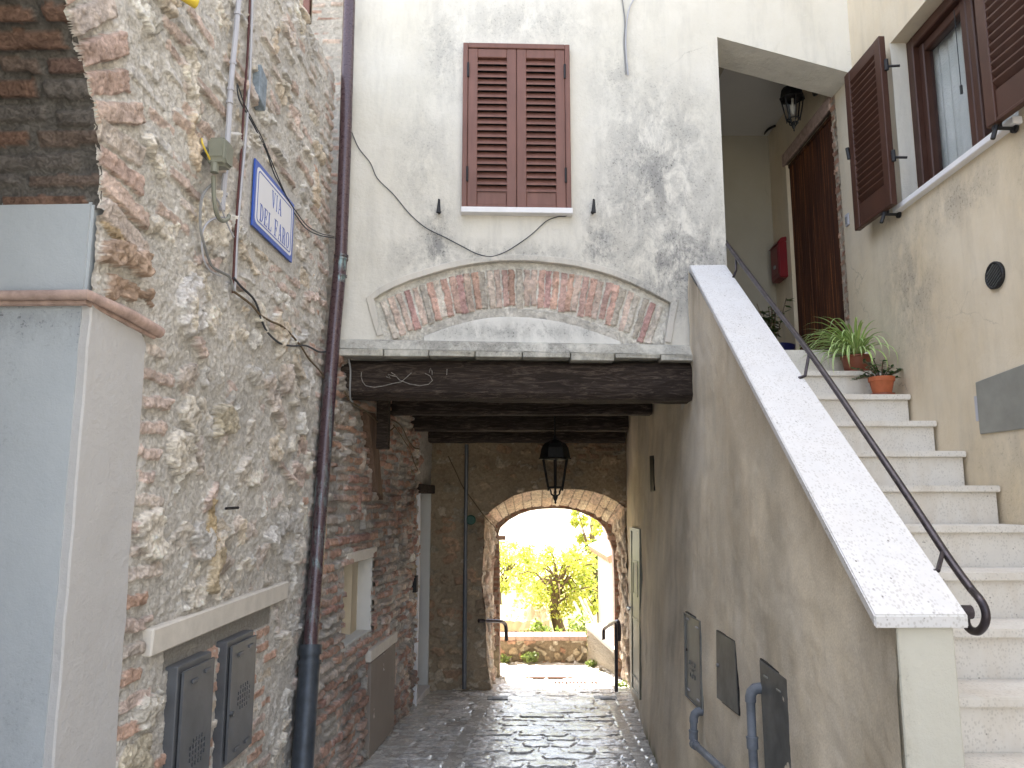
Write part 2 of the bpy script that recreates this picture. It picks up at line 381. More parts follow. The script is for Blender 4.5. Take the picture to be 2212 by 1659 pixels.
MAT['leafdark'] = leafmat('dark_leaves', (.03, .07, .02), (.09, .14, .03), .3)
MAT['leafjade'] = leafmat('jade_leaves', (.035, .085, .035), (.08, .15, .05), .1)
MAT['weed'] = leafmat('weed_leaves', (.12, .17, .05), (.26, .32, .12), .4)
MAT['bluepot'] = simple('dark_blue_glazed_pot', (.012, .014, .07), .3, 0, .2, 10, 0, .6)
def strip_leaf():
    m = M('striped_leaves'); a = m.attr(); m.color(a).rough(.45, .35); return m.m
MAT['striped'] = strip_leaf()
def beads():
    m = M('beaded_door_curtain'); a = m.noise(60, 3, .6, (1, 1, .02)); b = m.noise(140, 2, .5, (.4, .4, 1))
    c = m.ramp(a, [(.38, (.030, .011, .007)), (.56, (.085, .030, .013)), (.68, (.24, .09, .03))])
    m.color(m.mix(m.rng(b, .4, .6, 0, .4), c, (.03, .012, .008))).rough(.5, .4); return m.m
MAT['beads'] = beads()

# ---------------------------------------------------------------- masonry relief: every stone is raised from the mesh itself
RS = np.random.RandomState(11); TAB = RS.rand(256, 256)
def vnoise(x, y):
    xi = np.floor(x).astype(int); yi = np.floor(y).astype(int); fx = x-xi; fy = y-yi
    fx = fx*fx*(3-2*fx); fy = fy*fy*(3-2*fy)
    a = TAB[xi & 255, yi & 255]; b = TAB[(xi+1) & 255, yi & 255]; c = TAB[xi & 255, (yi+1) & 255]; d = TAB[(xi+1) & 255, (yi+1) & 255]
    return (a*(1-fx)+b*fx)*(1-fy)+(c*(1-fx)+d*fx)*fy
def fbm(x, y, o=4, g=.5):
    t = 0; a = 1; n = 0
    for i in range(o): t = t+a*vnoise(x*2**i+17.3*i, y*2**i+5.1*i); n += a; a *= g
    return t/n
class Relief:
    def __init__(s, u0, u1, v0, v1, du, dv, base=(.36, .325, .285), level=0., rough=.008, seed=1):
        s.nu = int((u1-u0)/du)+1; s.nv = int((v1-v0)/dv)+1; s.u = np.linspace(u0, u1, s.nu); s.v = np.linspace(v0, v1, s.nv)
        s.U, s.V = np.meshgrid(s.u, s.v); s.seed = seed; s.rnd = random.Random(seed)
        s.h = np.full(s.U.shape, -.03); s.c = np.ones(s.U.shape+(3,))*np.array(base)*.55
        s.n1 = fbm(s.U*22+seed*3.1, s.V*22, 5, .6)-.5; s.n2 = fbm(s.U*45+seed, s.V*45+9, 4, .65)-.5; s.n3 = fbm(s.U*5+seed, s.V*5, 4)-.5
        s.hole = np.zeros(s.U.shape, bool)
        g_ = fbm(s.U*13+seed, s.V*13+31, 4, .55)*9; s.rg = (np.floor(g_)+np.clip((g_-np.floor(g_))*3.5-1.2, 0, 1))/9; g_ = fbm(s.U*30+seed*2, s.V*30+3, 3, .6)*6; s.rg2 = (np.floor(g_)+np.clip((g_-np.floor(g_))*3-1, 0, 1))/6
    def stamp(s, cx, cy, a, b, ang, hgt, col, r=.3, rag=.012, edge=.012, tilt=0., bumpy=.008):
        R = math.hypot(a, b)+.02
        i0, i1 = np.searchsorted(s.u, [cx-R, cx+R]); j0, j1 = np.searchsorted(s.v, [cy-R, cy+R])
        if i1-i0 < 2 or j1-j0 < 2: return
        sl = (slice(j0, j1), slice(i0, i1)); U = s.U[sl]-cx; V = s.V[sl]-cy
        ca, sa = math.cos(ang), math.sin(ang); X = U*ca+V*sa; Y = -U*sa+V*ca
        q = (s.seed*7+cx*131+cy*71) % 50
        X = X+rag*1.6*(vnoise(U*20+q, V*20+q)-.5); Y = Y+rag*1.6*(vnoise(U*20+q+9, V*20+q+3)-.5)
        rr = min(a, b)*r*2 if r < .5 else min(a, b)
        rr = min(rr, min(a, b)); qx = np.abs(X)-(a-rr); qy = np.abs(Y)-(b-rr)
        d = rr-np.hypot(np.maximum(qx, 0), np.maximum(qy, 0))-np.minimum(np.maximum(qx, qy), 0)+s.n1[sl]*rag*2
        t = np.clip(d/edge, 0, 1); t = t*t*(3-2*t)
        hh = -.03+(hgt+.03)*t+t*(s.n1[sl]*bumpy*1.2+s.n2[sl]*bumpy*1.3+(s.rg[sl]-.5)*bumpy*3.2+(s.rg2[sl]-.5)*bumpy*1.2+tilt*Y)
        k = (d > 0) & (hh > s.h[sl]); s.h[sl] = np.where(k, hh, s.h[sl])
        cc = np.array(col)*(1.03+.7*s.n1[sl][..., None]+.5*s.n3[sl][..., None]+.8*s.n2[sl][..., None]); s.c[sl] = np.where(k[..., None], cc, s.c[sl])
    def mortar(s, level, rough, col, sc=1., mask=None):
        hm = level+rough*(s.n1*1.2+s.n3*1.6+s.n2*.9)
        if mask is not None: hm = hm+mask
        w = np.clip((hm-s.h)/.0035, 0, 1)[..., None]; cc = np.array(col)*(1+.35*s.n3[..., None]+.45*s.n2[..., None])
        s.c = s.c*(1-w)+cc*w; s.h = np.maximum(s.h, hm)
    def courses(s, u0, u1, v0, v1, bl, bh, gap, pal, hg=(.0, .02), jit=.004, skip=0., ang=0., slope=0., rag=.004, edge=.007):
        R = s.rnd; v = v0
        while v < v1:
            h = bh*R.uniform(.82, 1.15); u = u0-R.uniform(0, bl)
            while u < u1:
                w = R.choice([bl, bl*.52, bl*.8, bl])*R.uniform(.85, 1.1)
                if R.random() > skip and u+w/2 > u0-.02 and u+w/2 < u1+.05:
                    s.stamp(u+w/2, v+h/2+slope*(u+w/2-u0)+R.gauss(0, jit), w/2-gap/2, h/2-gap/3, R.gauss(ang, .02), R.uniform(*hg), R.choice(pal), .12, rag, edge, R.gauss(0, .12), .005)
                u += w+gap*R.uniform(.6, 1.3)
            v += h+gap*R.uniform(.7, 1.2)
    def rubble(s, u0, u1, v0, v1, sx, sy, pal, hg=(.0, .03), fill=1., ang=.3, rag=.022, keep=None):
        R = s.rnd; v = v0; row = 0
        while v < v1:
            u = u0+(row % 2)*sx*.5
            while u < u1:
                if R.random() < fill:
                    cx, cy = u+R.gauss(0, sx*.17), v+R.gauss(0, sy*.17)
                    if keep is None or keep(cx, cy):
                        a = sx*R.uniform(.20, .56); b = sy*R.uniform(.22, .55)
                        s.stamp(cx, cy, a, b, R.gauss(0, ang), R.uniform(*hg), R.choice(pal), R.choice([.2, .3, .6]), rag, R.uniform(.005, .016), R.gauss(0, .25), .012)
                u += sx*R.uniform(.85, 1.1)
            v += sy; row += 1
    def build(s, name, mat, fn, parent=None):     # fn(U, V, H) -> X, Y, Z arrays
        X, Y, Z = fn(s.U, s.V, s.h); co = np.stack([X, Y, Z], -1).reshape(-1, 3)
        idx = np.arange(s.nu*s.nv).reshape(s.nv, s.nu)
        q = np.stack([idx[:-1, :-1], idx[:-1, 1:], idx[1:, 1:], idx[1:, :-1]], -1)
        ho = s.hole; k = ~(ho[:-1, :-1] | ho[:-1, 1:] | ho[1:, 1:] | ho[1:, :-1]); q = q[k]
        used = np.zeros(len(co), bool); used[q.reshape(-1)] = True; mp = np.cumsum(used)-1; q = mp[q]; co = co[used]
        c4 = np.ones((len(co), 4)); c4[:, :3] = np.clip(s.c.reshape(-1, 3)[used], .005, .9)
        me = bpy.data.meshes.new(name); me.vertices.add(len(co)); me.vertices.foreach_set('co', co.ravel())
        me.loops.add(q.size); me.loops.foreach_set('vertex_index', q.ravel().astype(np.int32))
        me.polygons.add(len(q)); me.polygons.foreach_set('loop_start', np.arange(0, q.size, 4, dtype=np.int32))
        me.polygons.foreach_set('loop_total', np.full(len(q), 4, dtype=np.int32)); me.polygons.foreach_set('use_smooth', np.ones(len(q), bool))
        me.update(calc_edges=True)
        at = me.color_attributes.new('Col', 'FLOAT_COLOR', 'POINT'); at.data.foreach_set('color', c4.ravel())
        me.validate()
        return link(name, me, mat, parent)
def fr_fn(fr):
    def g(U, V, H):
        P = fr.P[None, None, :]+U[..., None]*fr.d+H[..., None]*fr.n
        return P[..., 0], P[..., 1], V
    return g
CREAM = (.73, .68, .605); WHITE = (.73, .71, .67); GREY = (.62, .60, .575); PINK = (.61, .50, .45); ORANGE = (.56, .39, .31)
OCHRE = (.64, .54, .43); RED = (.38, .15, .10); BROWN = (.36, .25, .19); DULL = (.62, .55, .50); MORT = (.62, .595, .555)

# ================================================================ GROUND
mb = MB(); mb.add([(-900, -900, -2.4), (900, -900, -2.4), (900, 900, -2.4), (-900, 900, -2.4)], [(0, 1, 2, 3)])
tag(mb.build('ground', simple('dry_pale_field', (.36, .35, .29), 1, 0, .2, .05, 0)), kind='structure')
mb = MB(); mb.add([(-4, -9, floor_z(-9)), (3.4, -9, floor_z(-9)), (3.4, 4.72, floor_z(4.72)-.002), (-4, 4.72, floor_z(4.72)-.002)], [(0, 1, 2, 3)])
tag(mb.build('street_paving', simple('grey_street_paving', (.20, .195, .185), .6, 0, .3, 4, .5)), kind='structure')
# the cobbled floor of the passage
r = Relief(-1.35, 1.45, 4.7, 8.62, .0085, .0085, (.10, .10, .10), seed=5)
R5 = random.Random(4)
def gut(y): return -.215+.0825*(y-8.3)*1.0, .95+.02*(y-7.6)
v = 4.72
while v < 8.62:
    h = R5.uniform(.12, .20); u = -1.35-R5.uniform(0, .2)
    while u < 1.45:
        w = R5.uniform(.18, .44); g0, g1 = gut(v)
        cx = u+w/2
        if not (abs(cx-g0) < .02 or (cx > .5 and abs(cx-g1) < .02)):
            col = R5.choice([(.62, .61, .59), (.68, .67, .65), (.56, .55, .535), (.72, .71, .68)])
            r.stamp(cx, v+h/2+R5.gauss(0, .012), w/2-.004, h/2-.002, R5.gauss(0, .10), R5.uniform(-.001, .004), col, R5.choice([.25, .35, .6]), .022, .016, R5.gauss(0, .03), .0022)
        u += w
    v += h
r.mortar(-.005, .004, (.42, .405, .375))
for k in (0, 1):                                 # two smooth drainage strips
    gx = np.vectorize(lambda y: gut(y)[k])(r.V); m_ = np.abs(r.U-gx) < (.062 if k == 0 else .05)
    r.h = np.where(m_, -.002+r.n2*.003, r.h); r.c = np.where(m_[..., None], np.array((.50, .485, .455))*(1+.5*r.n3[..., None]), r.c)
m_ = (r.V > 8.12) & (r.V < 8.17); r.h = np.where(m_, -.012, r.h)
m_ = (r.U < -.72+.08*(r.V-7)+.08*r.n3) ; r.c = np.where(m_[..., None], np.array((.52, .50, .46))*(1+.5*r.n1[..., None]), r.c)
tag(r.build('passage_paving', MAT['cobble'], lambda U, V, H: (U, V, -1.828-.0419*(V-5.62)+H)), kind='structure')
r = Relief(-1.6, 2.2, 8.6, 10.0, .014, .014, (.3, .29, .27), seed=8)
r.rubble(-1.6, 2.2, 8.6, 10.0, .26, .16, [(.56, .54, .50), (.62, .60, .56), (.50, .48, .45)], (-.004, .004), .98, .15, .03)
r.mortar(-.01, .005, (.46, .43, .38))
tag(r.build('terrace_paving', MAT['masonry'], lambda U, V, H: (U, V, -1.965+H)), kind='structure')
for nm, (px_, py_), w_, lab in (('drain_cover', (1075, 1504), .2, 'small rectangular metal drain cover at the left strip of the passage floor'),
                               ('drain_cover', (1308, 1504), .22, 'small rectangular metal drain cover at the right strip of the passage floor')):
    p = hit(px_, py_, (0, 5.62, -1.81), (0, .0419, 1)); z = floor_z(p[1])
    t = thing(nm, lab, 'drain cover', (p[0], p[1], z), 'drain covers set in the passage floor')
    tag(MB().box((p[0]-w_/2, p[1]-.07, z-.02), (p[0]+w_/2, p[1]+.07, z+.008)).build('cover_frame', MAT['panelgrey'], t, bev=.003))
    MB().box((p[0]-w_/2+.05, p[1]-.035, z+.0), (p[0]+w_/2-.05, p[1]+.035, z+.0125)).build('cover_plate', MAT['meter'], t, bev=.002)
p = hit(1243, 1478, (0, 0, -1.95), (0, 0, 1))
t = thing('drain_grate', 'slotted metal drain grate in the sunlit terrace paving', 'drain grate', (p[0], p[1], -1.95))
mb = MB(); mb.box((p[0]-.24, p[1]-.10, -1.97), (p[0]+.24, p[1]-.085, -1.945)); mb.box((p[0]-.24, p[1]+.085, -1.97), (p[0]+.24, p[1]+.10, -1.945))
for k in range(13): mb.box((p[0]-.24+k*.0395, p[1]-.085, -1.97), (p[0]-.24+k*.0395+.022, p[1]+.085, -1.947))
mb.build('grate_bars', MAT['grate'], t)
p = hit(1186, 1457, (0, 0, -1.95), (0, 0, 1))
t = thing('manhole_cover', 'small oblong manhole cover in the terrace below the low wall', 'manhole cover', (p[0], p[1], -1.95))
MB().box((p[0]-.26, p[1]-.12, -1.97), (p[0]+.26, p[1]+.12, -1.947)).build('cover_frame', MAT['grate'], t, bev=.004)
MB().box((p[0]-.14, p[1]-.06, -1.95), (p[0]+.14, p[1]+.06, -1.941)).build('cover_plate', MAT['panelgrey'], t, bev=.003)

# ================================================================ LEFT STONE BUILDING
sb = thing('stone_building', 'rough stone and brick building on the left with an arched side opening', 'building', (-1.3, 3.4, -1.6))
r = Relief(1.93, 4.90, -1.55, 2.872, .0055, .0048, MORT, seed=2)
pal = [CREAM, WHITE, CREAM, GREY, (.68, .60, .50), PINK, GREY, (.68, .635, .58), DULL, WHITE, CREAM]
arch_d = lambda u, z: math.hypot((u-1.4)/.9, (z-.9)/.75)
ok = lambda u, z: (arch_d(u, z) > 1.36 if z > .9 else u > 2.92) and u < 4.66 and not (2.93 < u < 4.12 and z < -.52)
r.rubble(1.9, 4.9, -1.5, .9, .205, .150, pal, (.008, .038), .66, .6, .030, ok)
r.rubble(1.95, 4.9, -1.45, .9, .16, .13, pal, (-.006, .020), .45, .9, .02, ok)
# upper part: sparse bricks and long stones laid in courses
z = .9
while z < 2.9:
    u = 2.0+r.rnd.uniform(0, .2)
    while u < 4.9:
        w = r.rnd.choice([.2, .26, .14, .3]); q = r.rnd.random()
        if ok(u, z) and q < .8:
            if q < .40: r.stamp(u, z, w/2, .026, r.rnd.gauss(0, .05), r.rnd.uniform(.009, .023), r.rnd.choice([PINK, DULL, GREY, (.52, .42, .37), GREY]), .12, .006, .007, r.rnd.gauss(0, .25), .006)
            else: r.stamp(u, z, w*.42, r.rnd.uniform(.03, .055), r.rnd.gauss(0, .18), r.rnd.uniform(.008, .030), r.rnd.choice(pal), .3, .024, .012, r.rnd.gauss(0, .3), .014)
        u += w*r.rnd.uniform(.9, 1.4)
    z += r.rnd.uniform(.062, .09)
# brick quoins: beside the plaster strip, and at the far corner by the downpipe
z = -1.5
while z < .56:
    w = r.rnd.uniform(.14, .24); r.stamp(2.645+w/2, z+.03, w/2, .030, r.rnd.gauss(0, .03), r.rnd.uniform(.012, .022), r.rnd.choice([PINK, ORANGE, DULL, PINK, DULL]), .2, .01, .012)
    z += r.rnd.uniform(.075, .095)
z = -1.5
while z < 2.85:
    w = r.rnd.choice([.24, .12, .2]); r.stamp(4.9-w/2, z+.03, w/2, .026, r.rnd.gauss(0, .02), r.rnd.uniform(.006, .02), r.rnd.choice([PINK, DULL, DULL, (.52, .41, .36)]), .2, .008, .01)
    if r.rnd.random() < .5: r.stamp(4.9-w-.09, z+.03, .075, .024, 0, r.rnd.uniform(.0, .014), r.rnd.choice([PINK, DULL, ORANGE]), .2, .01, .01)
    z += r.rnd.uniform(.066, .08)
# voussoirs round the arch
a = -.02
while a < 1.35:
    cu, cz = 1.4+.9*math.cos(a), .9+.75*math.sin(a); nu_, nz_ = math.cos(a)/.9, math.sin(a)/.75; L_ = math.hypot(nu_, nz_); nu_, nz_ = nu_/L_, nz_/L_
    ln = r.rnd.uniform(.13, .16); fl = -.22 if a < .3 else 0
    r.stamp(cu+nu_*ln, cz+nz_*ln, ln, .040, math.atan2(nz_, nu_)+fl, r.rnd.uniform(.020, .030), r.rnd.choice([PINK, DULL, (.56, .44, .38), (.52, .39, .34), (.54, .47, .43)]), .14, .006, .008, r.rnd.gauss(0, .1), .007)
    a += r.rnd.uniform(.096, .108)
for (uu, zz, a_, b_, an, hh, cc) in ((2.46, .79, .16, .05, .1, .05, (.44, .33, .26)), (2.52, .69, .17, .045, .15, .03, (.42, .31, .24)), (2.40, .87, .09, .035, 0, .02, (.5, .4, .28)),
        (2.97, .76, .12, .13, .1, .035, (.72, .70, .69)), (3.13, 1.17, .13, .15, -.9, .03, CREAM), (2.86, 1.63, .06, .16, .2, .035, CREAM), (2.9, 1.42, .05, .12, .3, .03, OCHRE),
        (3.35, .35, .11, .07, 0, .05, (.60, .54, .43)), (3.28, -.12, .05, .12, .1, .03, (.52, .41, .26)), (3.33, -.3, .06, .1, -.2, .035, (.55, .46, .33)), (2.96, .18, .10, .09, 0, .04, CREAM),
        (2.76, -.12, .10, .10, 0, .035, CREAM), (3.02, 2.45, .05, .12, .2, .03, CREAM), (3.75, 2.4, .04, .09, 0, .03, OCHRE), (4.55, 1.9, .05, .12, 0, .03, OCHRE), (4.1, 1.08, .16, .05, 0, .02, WHITE),
        (2.78, -.95, .13, .16, .1, .02, (.58, .53, .43)), (2.84, -.72, .09, .06, 0, .04, (.62, .59, .53))):
    r.stamp(uu, zz, a_, b_, an, hh, cc, .4, .03, .022, 0, .014)
band_ = (r.U > 2.78) & (r.U < 4.30) & (r.V > -.56) & (r.V < -.43); r.h[band_] = -.02
inn = (r.U > 2.94) & (r.U < 4.10) & (r.V < -.535); r.h[inn] = -.07
r.courses(2.94, 4.08, -1.52, -.66, .22, .055, .014, [ORANGE, PINK, (.58, .50, .40), (.54, .36, .28), CREAM, DULL], (.008, .024), .004)
# mortar washed over everything, thicker in the upper half
mask = np.where(inn, .0, 0)+0*r.V
gap = (r.U > 2.94) & (r.U < 4.10) & (r.V < -.535) & (r.V > -.63); mask = np.where(gap, -.12, mask)
r.mortar(.007, .015, MORT, mask=mask)
sg = (r.U > 3.44) & (r.U < 4.19) & (r.V > 1.22) & (r.V < 1.70); e = sg & (r.h < .022); r.h[sg] = np.maximum(r.h[sg]*.3, .018); r.c[sg] = np.array((.58, .56, .53))*(1+.2*r.n1[sg][:, None])
ww = np.exp(-((r.U-3.45)/.035)**2)*(r.V > 1.2); r.h = np.maximum(r.h, .02*ww-.002); r.c = r.c*(1-.6*ww[..., None])+np.array((.60, .58, .56))*.6*ww[..., None]
r.hole = ((r.U < 2.305) & (r.V < .9)) | ((r.V >= .9) & ((((r.U-1.4)/.9)**2+((r.V-.9)/.75)**2) < 1))
r.h = np.where((r.U < 2.655) & (r.V < .60), np.minimum(r.h, .004), r.h); r.build('stone_wall', MAT['masonry'], fr_fn(LW), sb)
# vault of the side opening, its far jamb, string moulding and plaster strip
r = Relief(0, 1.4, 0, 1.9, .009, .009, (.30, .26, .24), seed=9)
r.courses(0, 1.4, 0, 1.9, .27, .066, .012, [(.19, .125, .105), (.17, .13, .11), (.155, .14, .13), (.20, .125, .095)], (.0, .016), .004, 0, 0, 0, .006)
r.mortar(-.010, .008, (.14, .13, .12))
def vault(U, V, H):
    a = V/.85; cu, cz = 1.4+.9*np.cos(a), .9+.75*np.sin(a); nu_, nz_ = -np.cos(a)/.9, -np.sin(a)/.75; L_ = np.hypot(nu_, nz_)
    u = cu+nu_/L_*H; z = cz+nz_/L_*H; P = LW.P[None, None, :]+u[..., None]*LW.d+(.016-U)[..., None]*LW.n; return P[..., 0], P[..., 1], z
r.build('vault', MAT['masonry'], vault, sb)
mb = MB(LW); mb.box((2.30, -1.6, -1.75), (2.52, -.004, .925)); mb.build('blue_jamb', MAT['blue'], sb, bev=.009, seg=2)
mb = MB(LW); rj = random.Random(2); mb.plate([(2.303, -1.75)]+[(2.645, -1.75)]+[(2.645+rj.uniform(-.007, .006), -1.7+k*.052) for k in range(44)]+[(2.60, .583), (2.52, .575), (2.42, .590), (2.303, .60)]+[(2.303+rj.uniform(-.004, .004), .55-k*.09) for k in range(25)], [], .016, -.02); mb.build('pink_plaster_strip', MAT['pink'], sb, bev=.005)
mb = MB()
mz = .612
path = [LW(2.262, -1.6, mz), LW(2.262, -.6, mz), LW(2.262, .028, mz), LW(2.50, .034, mz-.006), LW(2.70, .032, mz-.02)]
mb.tube(path, [.015, .015, .016, .020, .022], 10); mb.tube([LW(2.285, -1.6, mz-.016), LW(2.285, .012, mz-.016), LW(2.69, .018, mz-.036)], .012, 8)
mb.build('string_moulding', MAT['moulding'], sb, True)
mb = MB(LW); mb.box((-3, -2.6, -1.75), (2.3, -2.5, 1.9)); mb.box((-3, -2.6, 1.7), (2.3, -1.3, 1.8)); mb.box((.3, -1.6, -1.75), (.5, -.01, 1.75)); mb.box((2.3, -2.6, .9), (2.4, -1.3, 1.9))
mb.box((2.3, -2.6, -1.75), (2.4, -1.55, .93)); mb.build('side_passage_wall', MAT['pink'], sb)
mb = MB(LW); mb.box((-4, -2.5, 2.83), (4.90, -.035, 2.87)); mb.box((4.84, -2.5, -1.7), (4.895, -.035, 2.83)); mb.box((-4, -2.5, 1.72), (1.93, .0, 2.83)); mb.box((-4, -.3, -1.75), (.5, 0, 1.72)); mb.build('wall_top', MAT['pink'], sb)
mb = MB(LW)
mb.plate([(2.79, -.545), (2.80, -.45), (4.285, -.438), (4.275, -.53)], [], .036, -.09); mb.build('niche_lintel', MAT['stone_lintel'], sb, bev=.006)

# ---- meter cabinets
def cabinet(pa, pb, z0, lab):
    (u0, z1), (u1, z1b) = LW.px(*pa, .055), LW.px(*pb, .055); z1 = (z1+z1b)/2
    t = thing('meter_cabinet', lab, 'meter cabinet', LW(u0, 0, z0), 'grey steel meter cabinets below the stone lintel')
    MB(LW).box((u0, -.03, z0), (u1, .045, z1)).build('cabinet_box', MAT['meter'], t, bev=.003)
    d = MB(LW); w = u1-u0; h = z1-z0
    g0, g1 = u0+w*.36, u0+w*.78; gz = z0+h*.50
    holes = []
    for i in range(6):
        for j in range(5):
            if (i in (0, 5)) and (j in (0, 4)): continue
            a = g0+(g1-g0)*i/5; b = gz+(j-2)*.022; holes.append([(a-.006, b-.008), (a+.006, b-.008), (a+.006, b+.008), (a-.006, b+.008)])
    d.plate([(u0+.02, z0+.02), (u1-.006, z0+.02), (u1-.006, z1-.022), (u0+.02, z1-.022)], holes, .062, .052)
    d.build('cabinet_door', MAT['meter'], t)
    MB(LW).box((u0+.025, .046, z0+.03), (u1-.012, .050, z1-.03)).build('vent_backing', MAT['ironblack'], t)
    for a, b in ((.28, -.07), (.66, -.055), (.30, 0), (.68, 0)):
        zz = z1+b if b < 0 else z0+.055
        MB(LW).box((u0+w*a, .062, zz-.010), (u0+w*(a+.17), .069, zz+.006)).build('door_rib', MAT['meter'], t, bev=.003)
        MB().tube([LW(u0+.035, .06, z0+h*.42), LW(u0+.035, .076, z0+h*.42)], .011, 10).build('lock', MAT['galv'], t)
cabinet((390, 1444), (463, 1404), -1.30, 'grey steel meter cabinet with round vent grid, nearer of the pair in the stone wall')
cabinet((496, 1388), (553, 1359), -1.13, 'grey steel meter cabinet with round vent grid, farther one towards the downpipe')

# ---- street sign with its lettering
def glyph(ch):                                   # strokes as polygons in a 1 x 1 box
    T, t, s = .17, .055, .05
    def serif(x0, x1, y): return [(x0, y), (x1, y), (x1, y+s), (x0, y+s)]
    def ring(cx, cy, rx, ry, a0, a1, tk, tn, n=14):
        o = []; i = []
        for k in range(n+1):
            a = a0+(a1-a0)*k/n; w = tn+(tk-tn)*abs(math.cos(a)); o.append((cx+rx*math.cos(a), cy+ry*math.sin(a))); i.append((cx+(rx-w)*math.cos(a), cy+(ry-tn)*math.sin(a)))
        return o, i
    P = []
    if ch == 'V': P = [[(.08, 1), (.28, 1), (.58, 0), (.47, 0)], [(.84, 1), (.90, 1), (.56, 0), (.50, 0)], serif(0, .38, .95), serif(.7, 1, .95)]
    if ch == 'A': P = [[(.42, 1), (.58, 1), (.95, 0), (.73, 0)], [(.44, 1), (.50, 1), (.15, 0), (.09, 0)], serif(0, .28, 0), serif(.62, 1, 0), [(.22, .3), (.75, .3), (.75, .35), (.22, .35)]]
    if ch == 'I': P = [[(.38, 0), (.62, 0), (.62, 1), (.38, 1)], serif(.2, .8, 0), serif(.2, .8, .95)]
    if ch in 'DEFLR': P = [[(.14, 0), (.34, 0), (.34, 1), (.14, 1)], serif(0, .48, 0), serif(0, .48, .95)]
    if ch == 'L': P += [serif(0, .9, 0), [(.84, 0), (.9, 0), (.9, .3), (.84, .2)]]
    if ch == 'E': P += [serif(0, .9, 0), [(.84, 0), (.9, 0), (.9, .28), (.84, .2)], serif(0, .86, .95), [(.8, .8), (.86, .72), (.86, 1), (.8, 1)], serif(.2, .62, .49), [(.58, .38), (.64, .38), (.64, .65), (.58, .65)]]
    if ch == 'F': P += [serif(0, .88, .95), [(.82, .8), (.88, .70), (.88, 1), (.82, 1)], serif(.2, .64, .46), [(.6, .35), (.66, .35), (.66, .62), (.6, .62)]]
    if ch in 'DOR':
        if ch == 'D': o, i = ring(.35, .5, .60, .5, -math.pi/2, math.pi/2, .20, s)
        if ch == 'R': o, i = ring(.42, .745, .45, .255, -math.pi/2, math.pi/2, .19, s)
        if ch == 'O': o, i = ring(.5, .5, .48, .51, 0, 2*math.pi, .19, s, 26)
        for k in range(len(o)-1): P.append([o[k], o[k+1], i[k+1], i[k]])
        if ch == 'D': P += [serif(.2, .4, 0), serif(.2, .4, .95)]
        if ch == 'R': P += [serif(.2, .46, .95), serif(.2, .46, .49), [(.48, .52), (.68, .52), (.92, 0), (.72, 0)], serif(.7, 1, 0)]
    return P
su0, su1, sz0, sz1 = 3.508, 4.105, 1.292, 1.628
t = thing('street_sign', 'white enamel street sign with blue border reading VIA DEL FARO', 'street sign', LW(su0, .03, sz0))
MB(LW).box((su0, .024, sz0), (su1, .034, sz1)).build('sign_plate', MAT['signblue'], t, bev=.002)
def rrect(u0, u1, z0, z1, rad):
    o = []
    for cx, cz, a0 in ((u1-rad, z1-rad, 0), (u0+rad, z1-rad, 90), (u0+rad, z0+rad, 180), (u1-rad, z0+rad, 270)):
        for k in range(6): a = math.radians(a0+18*k); o.append((cx+rad*math.cos(a), cz+rad*math.sin(a)))
    return o
g = .025
MB(LW).plate(rrect(su0+g, su1-g, sz0+g, sz1-g, .03), [], .0355, .030).build('sign_field', MAT['signwhite'], t)
MB(LW).plate(rrect(su0+g+.018, su1-g-.018, sz0+g+.014, sz1-g-.014, .022), [rrect(su0+g+.024, su1-g-.024, sz0+g+.020, sz1-g-.020, .018)], .0366, .034).build('sign_border', MAT['signblue'], t)
def word(txt, u0, u1, z0, h, sp=.018):
    lt = MB(LW)
    wd = {'I': .5, ' ': .55}; tot = sum(wd.get(c, 1) for c in txt); k = (u1-u0-sp*(len(txt)-1))/tot; u = u0
    for c in txt:
        w = k*wd.get(c, 1)
        for pl in glyph(c): lt.plate([(u+x*w, z0+y*h) for x, y in pl], [], .0366, .034)
        u += w+sp
    lt.build('lettering', MAT['signblue'], t)
lu = lambda a, b: LW.px(*zc(a, b, 0, 0, 1.58), .036)[0]
word('VIA', 3.745, 3.895, 1.478, .088, .010); word('DEL', 3.590, 3.760, 1.345, .088, .008); word('FARO', 3.800, 4.035, 1.345, .088, .008)

# ---- conduits, cables and the junction box on the stone wall
def wcable(name, pts, rad, mat, lab, cat='cable', off=.03, fr=LW, n=6, group=None, sm=6):
    P = []
    for q in pts:
        x, y = q[0], q[1]; o = q[2] if len(q) > 2 else off
        u, z = fr.px(x, y, o); P.append(fr(u, o, z))
    ob = MB().tube(spline(P, sm), rad, n).build(name, MAT[mat], None, True)
    return tag(ob, lab, cat, group)
t = thing('wall_conduit', 'pale grey plastic conduit running down the stone wall to the junction box', 'conduit', LW(3.3, .03, 1.2))
P = [LW(*((lambda h: (h[0], .035, h[1]))(LW.px(x, y, .035)))) for x, y in ((517, -8), (507, 95), (499, 180), (495, 250), (492, 300), (489, 345), (484, 400), (480, 455))]
MB().tube(spline(P, 4), .0125, 8).build('conduit_tube', MAT['conduit'], t, True)
for x, y in ((513, 30), (503, 137), (498, 193), (496, 221), (484, 420)):
    u, z = LW.px(x, y, .035); MB().tube([LW(u, .035, z-.006), LW(u, .035, z+.006)], .0165, 8).build('clip', MAT['conduit'], t)
wcable('wall_cable', [(540, -8), (537, 70), (534, 130), (528, 210), (524, 280), (519, 360), (513, 440), (508, 520), (504, 600), (503, 633)], .0055, 'cablered', 'thin dark red cable running straight down beside the street sign')
wcable('wall_cable', [(545, -8), (541, 130), (532, 280), (522, 390), (515, 470), (511, 530), (509, 590), (506, 630)], .0065, 'conduit', 'thin pale grey cable running down just beside the dark red one', off=.034)
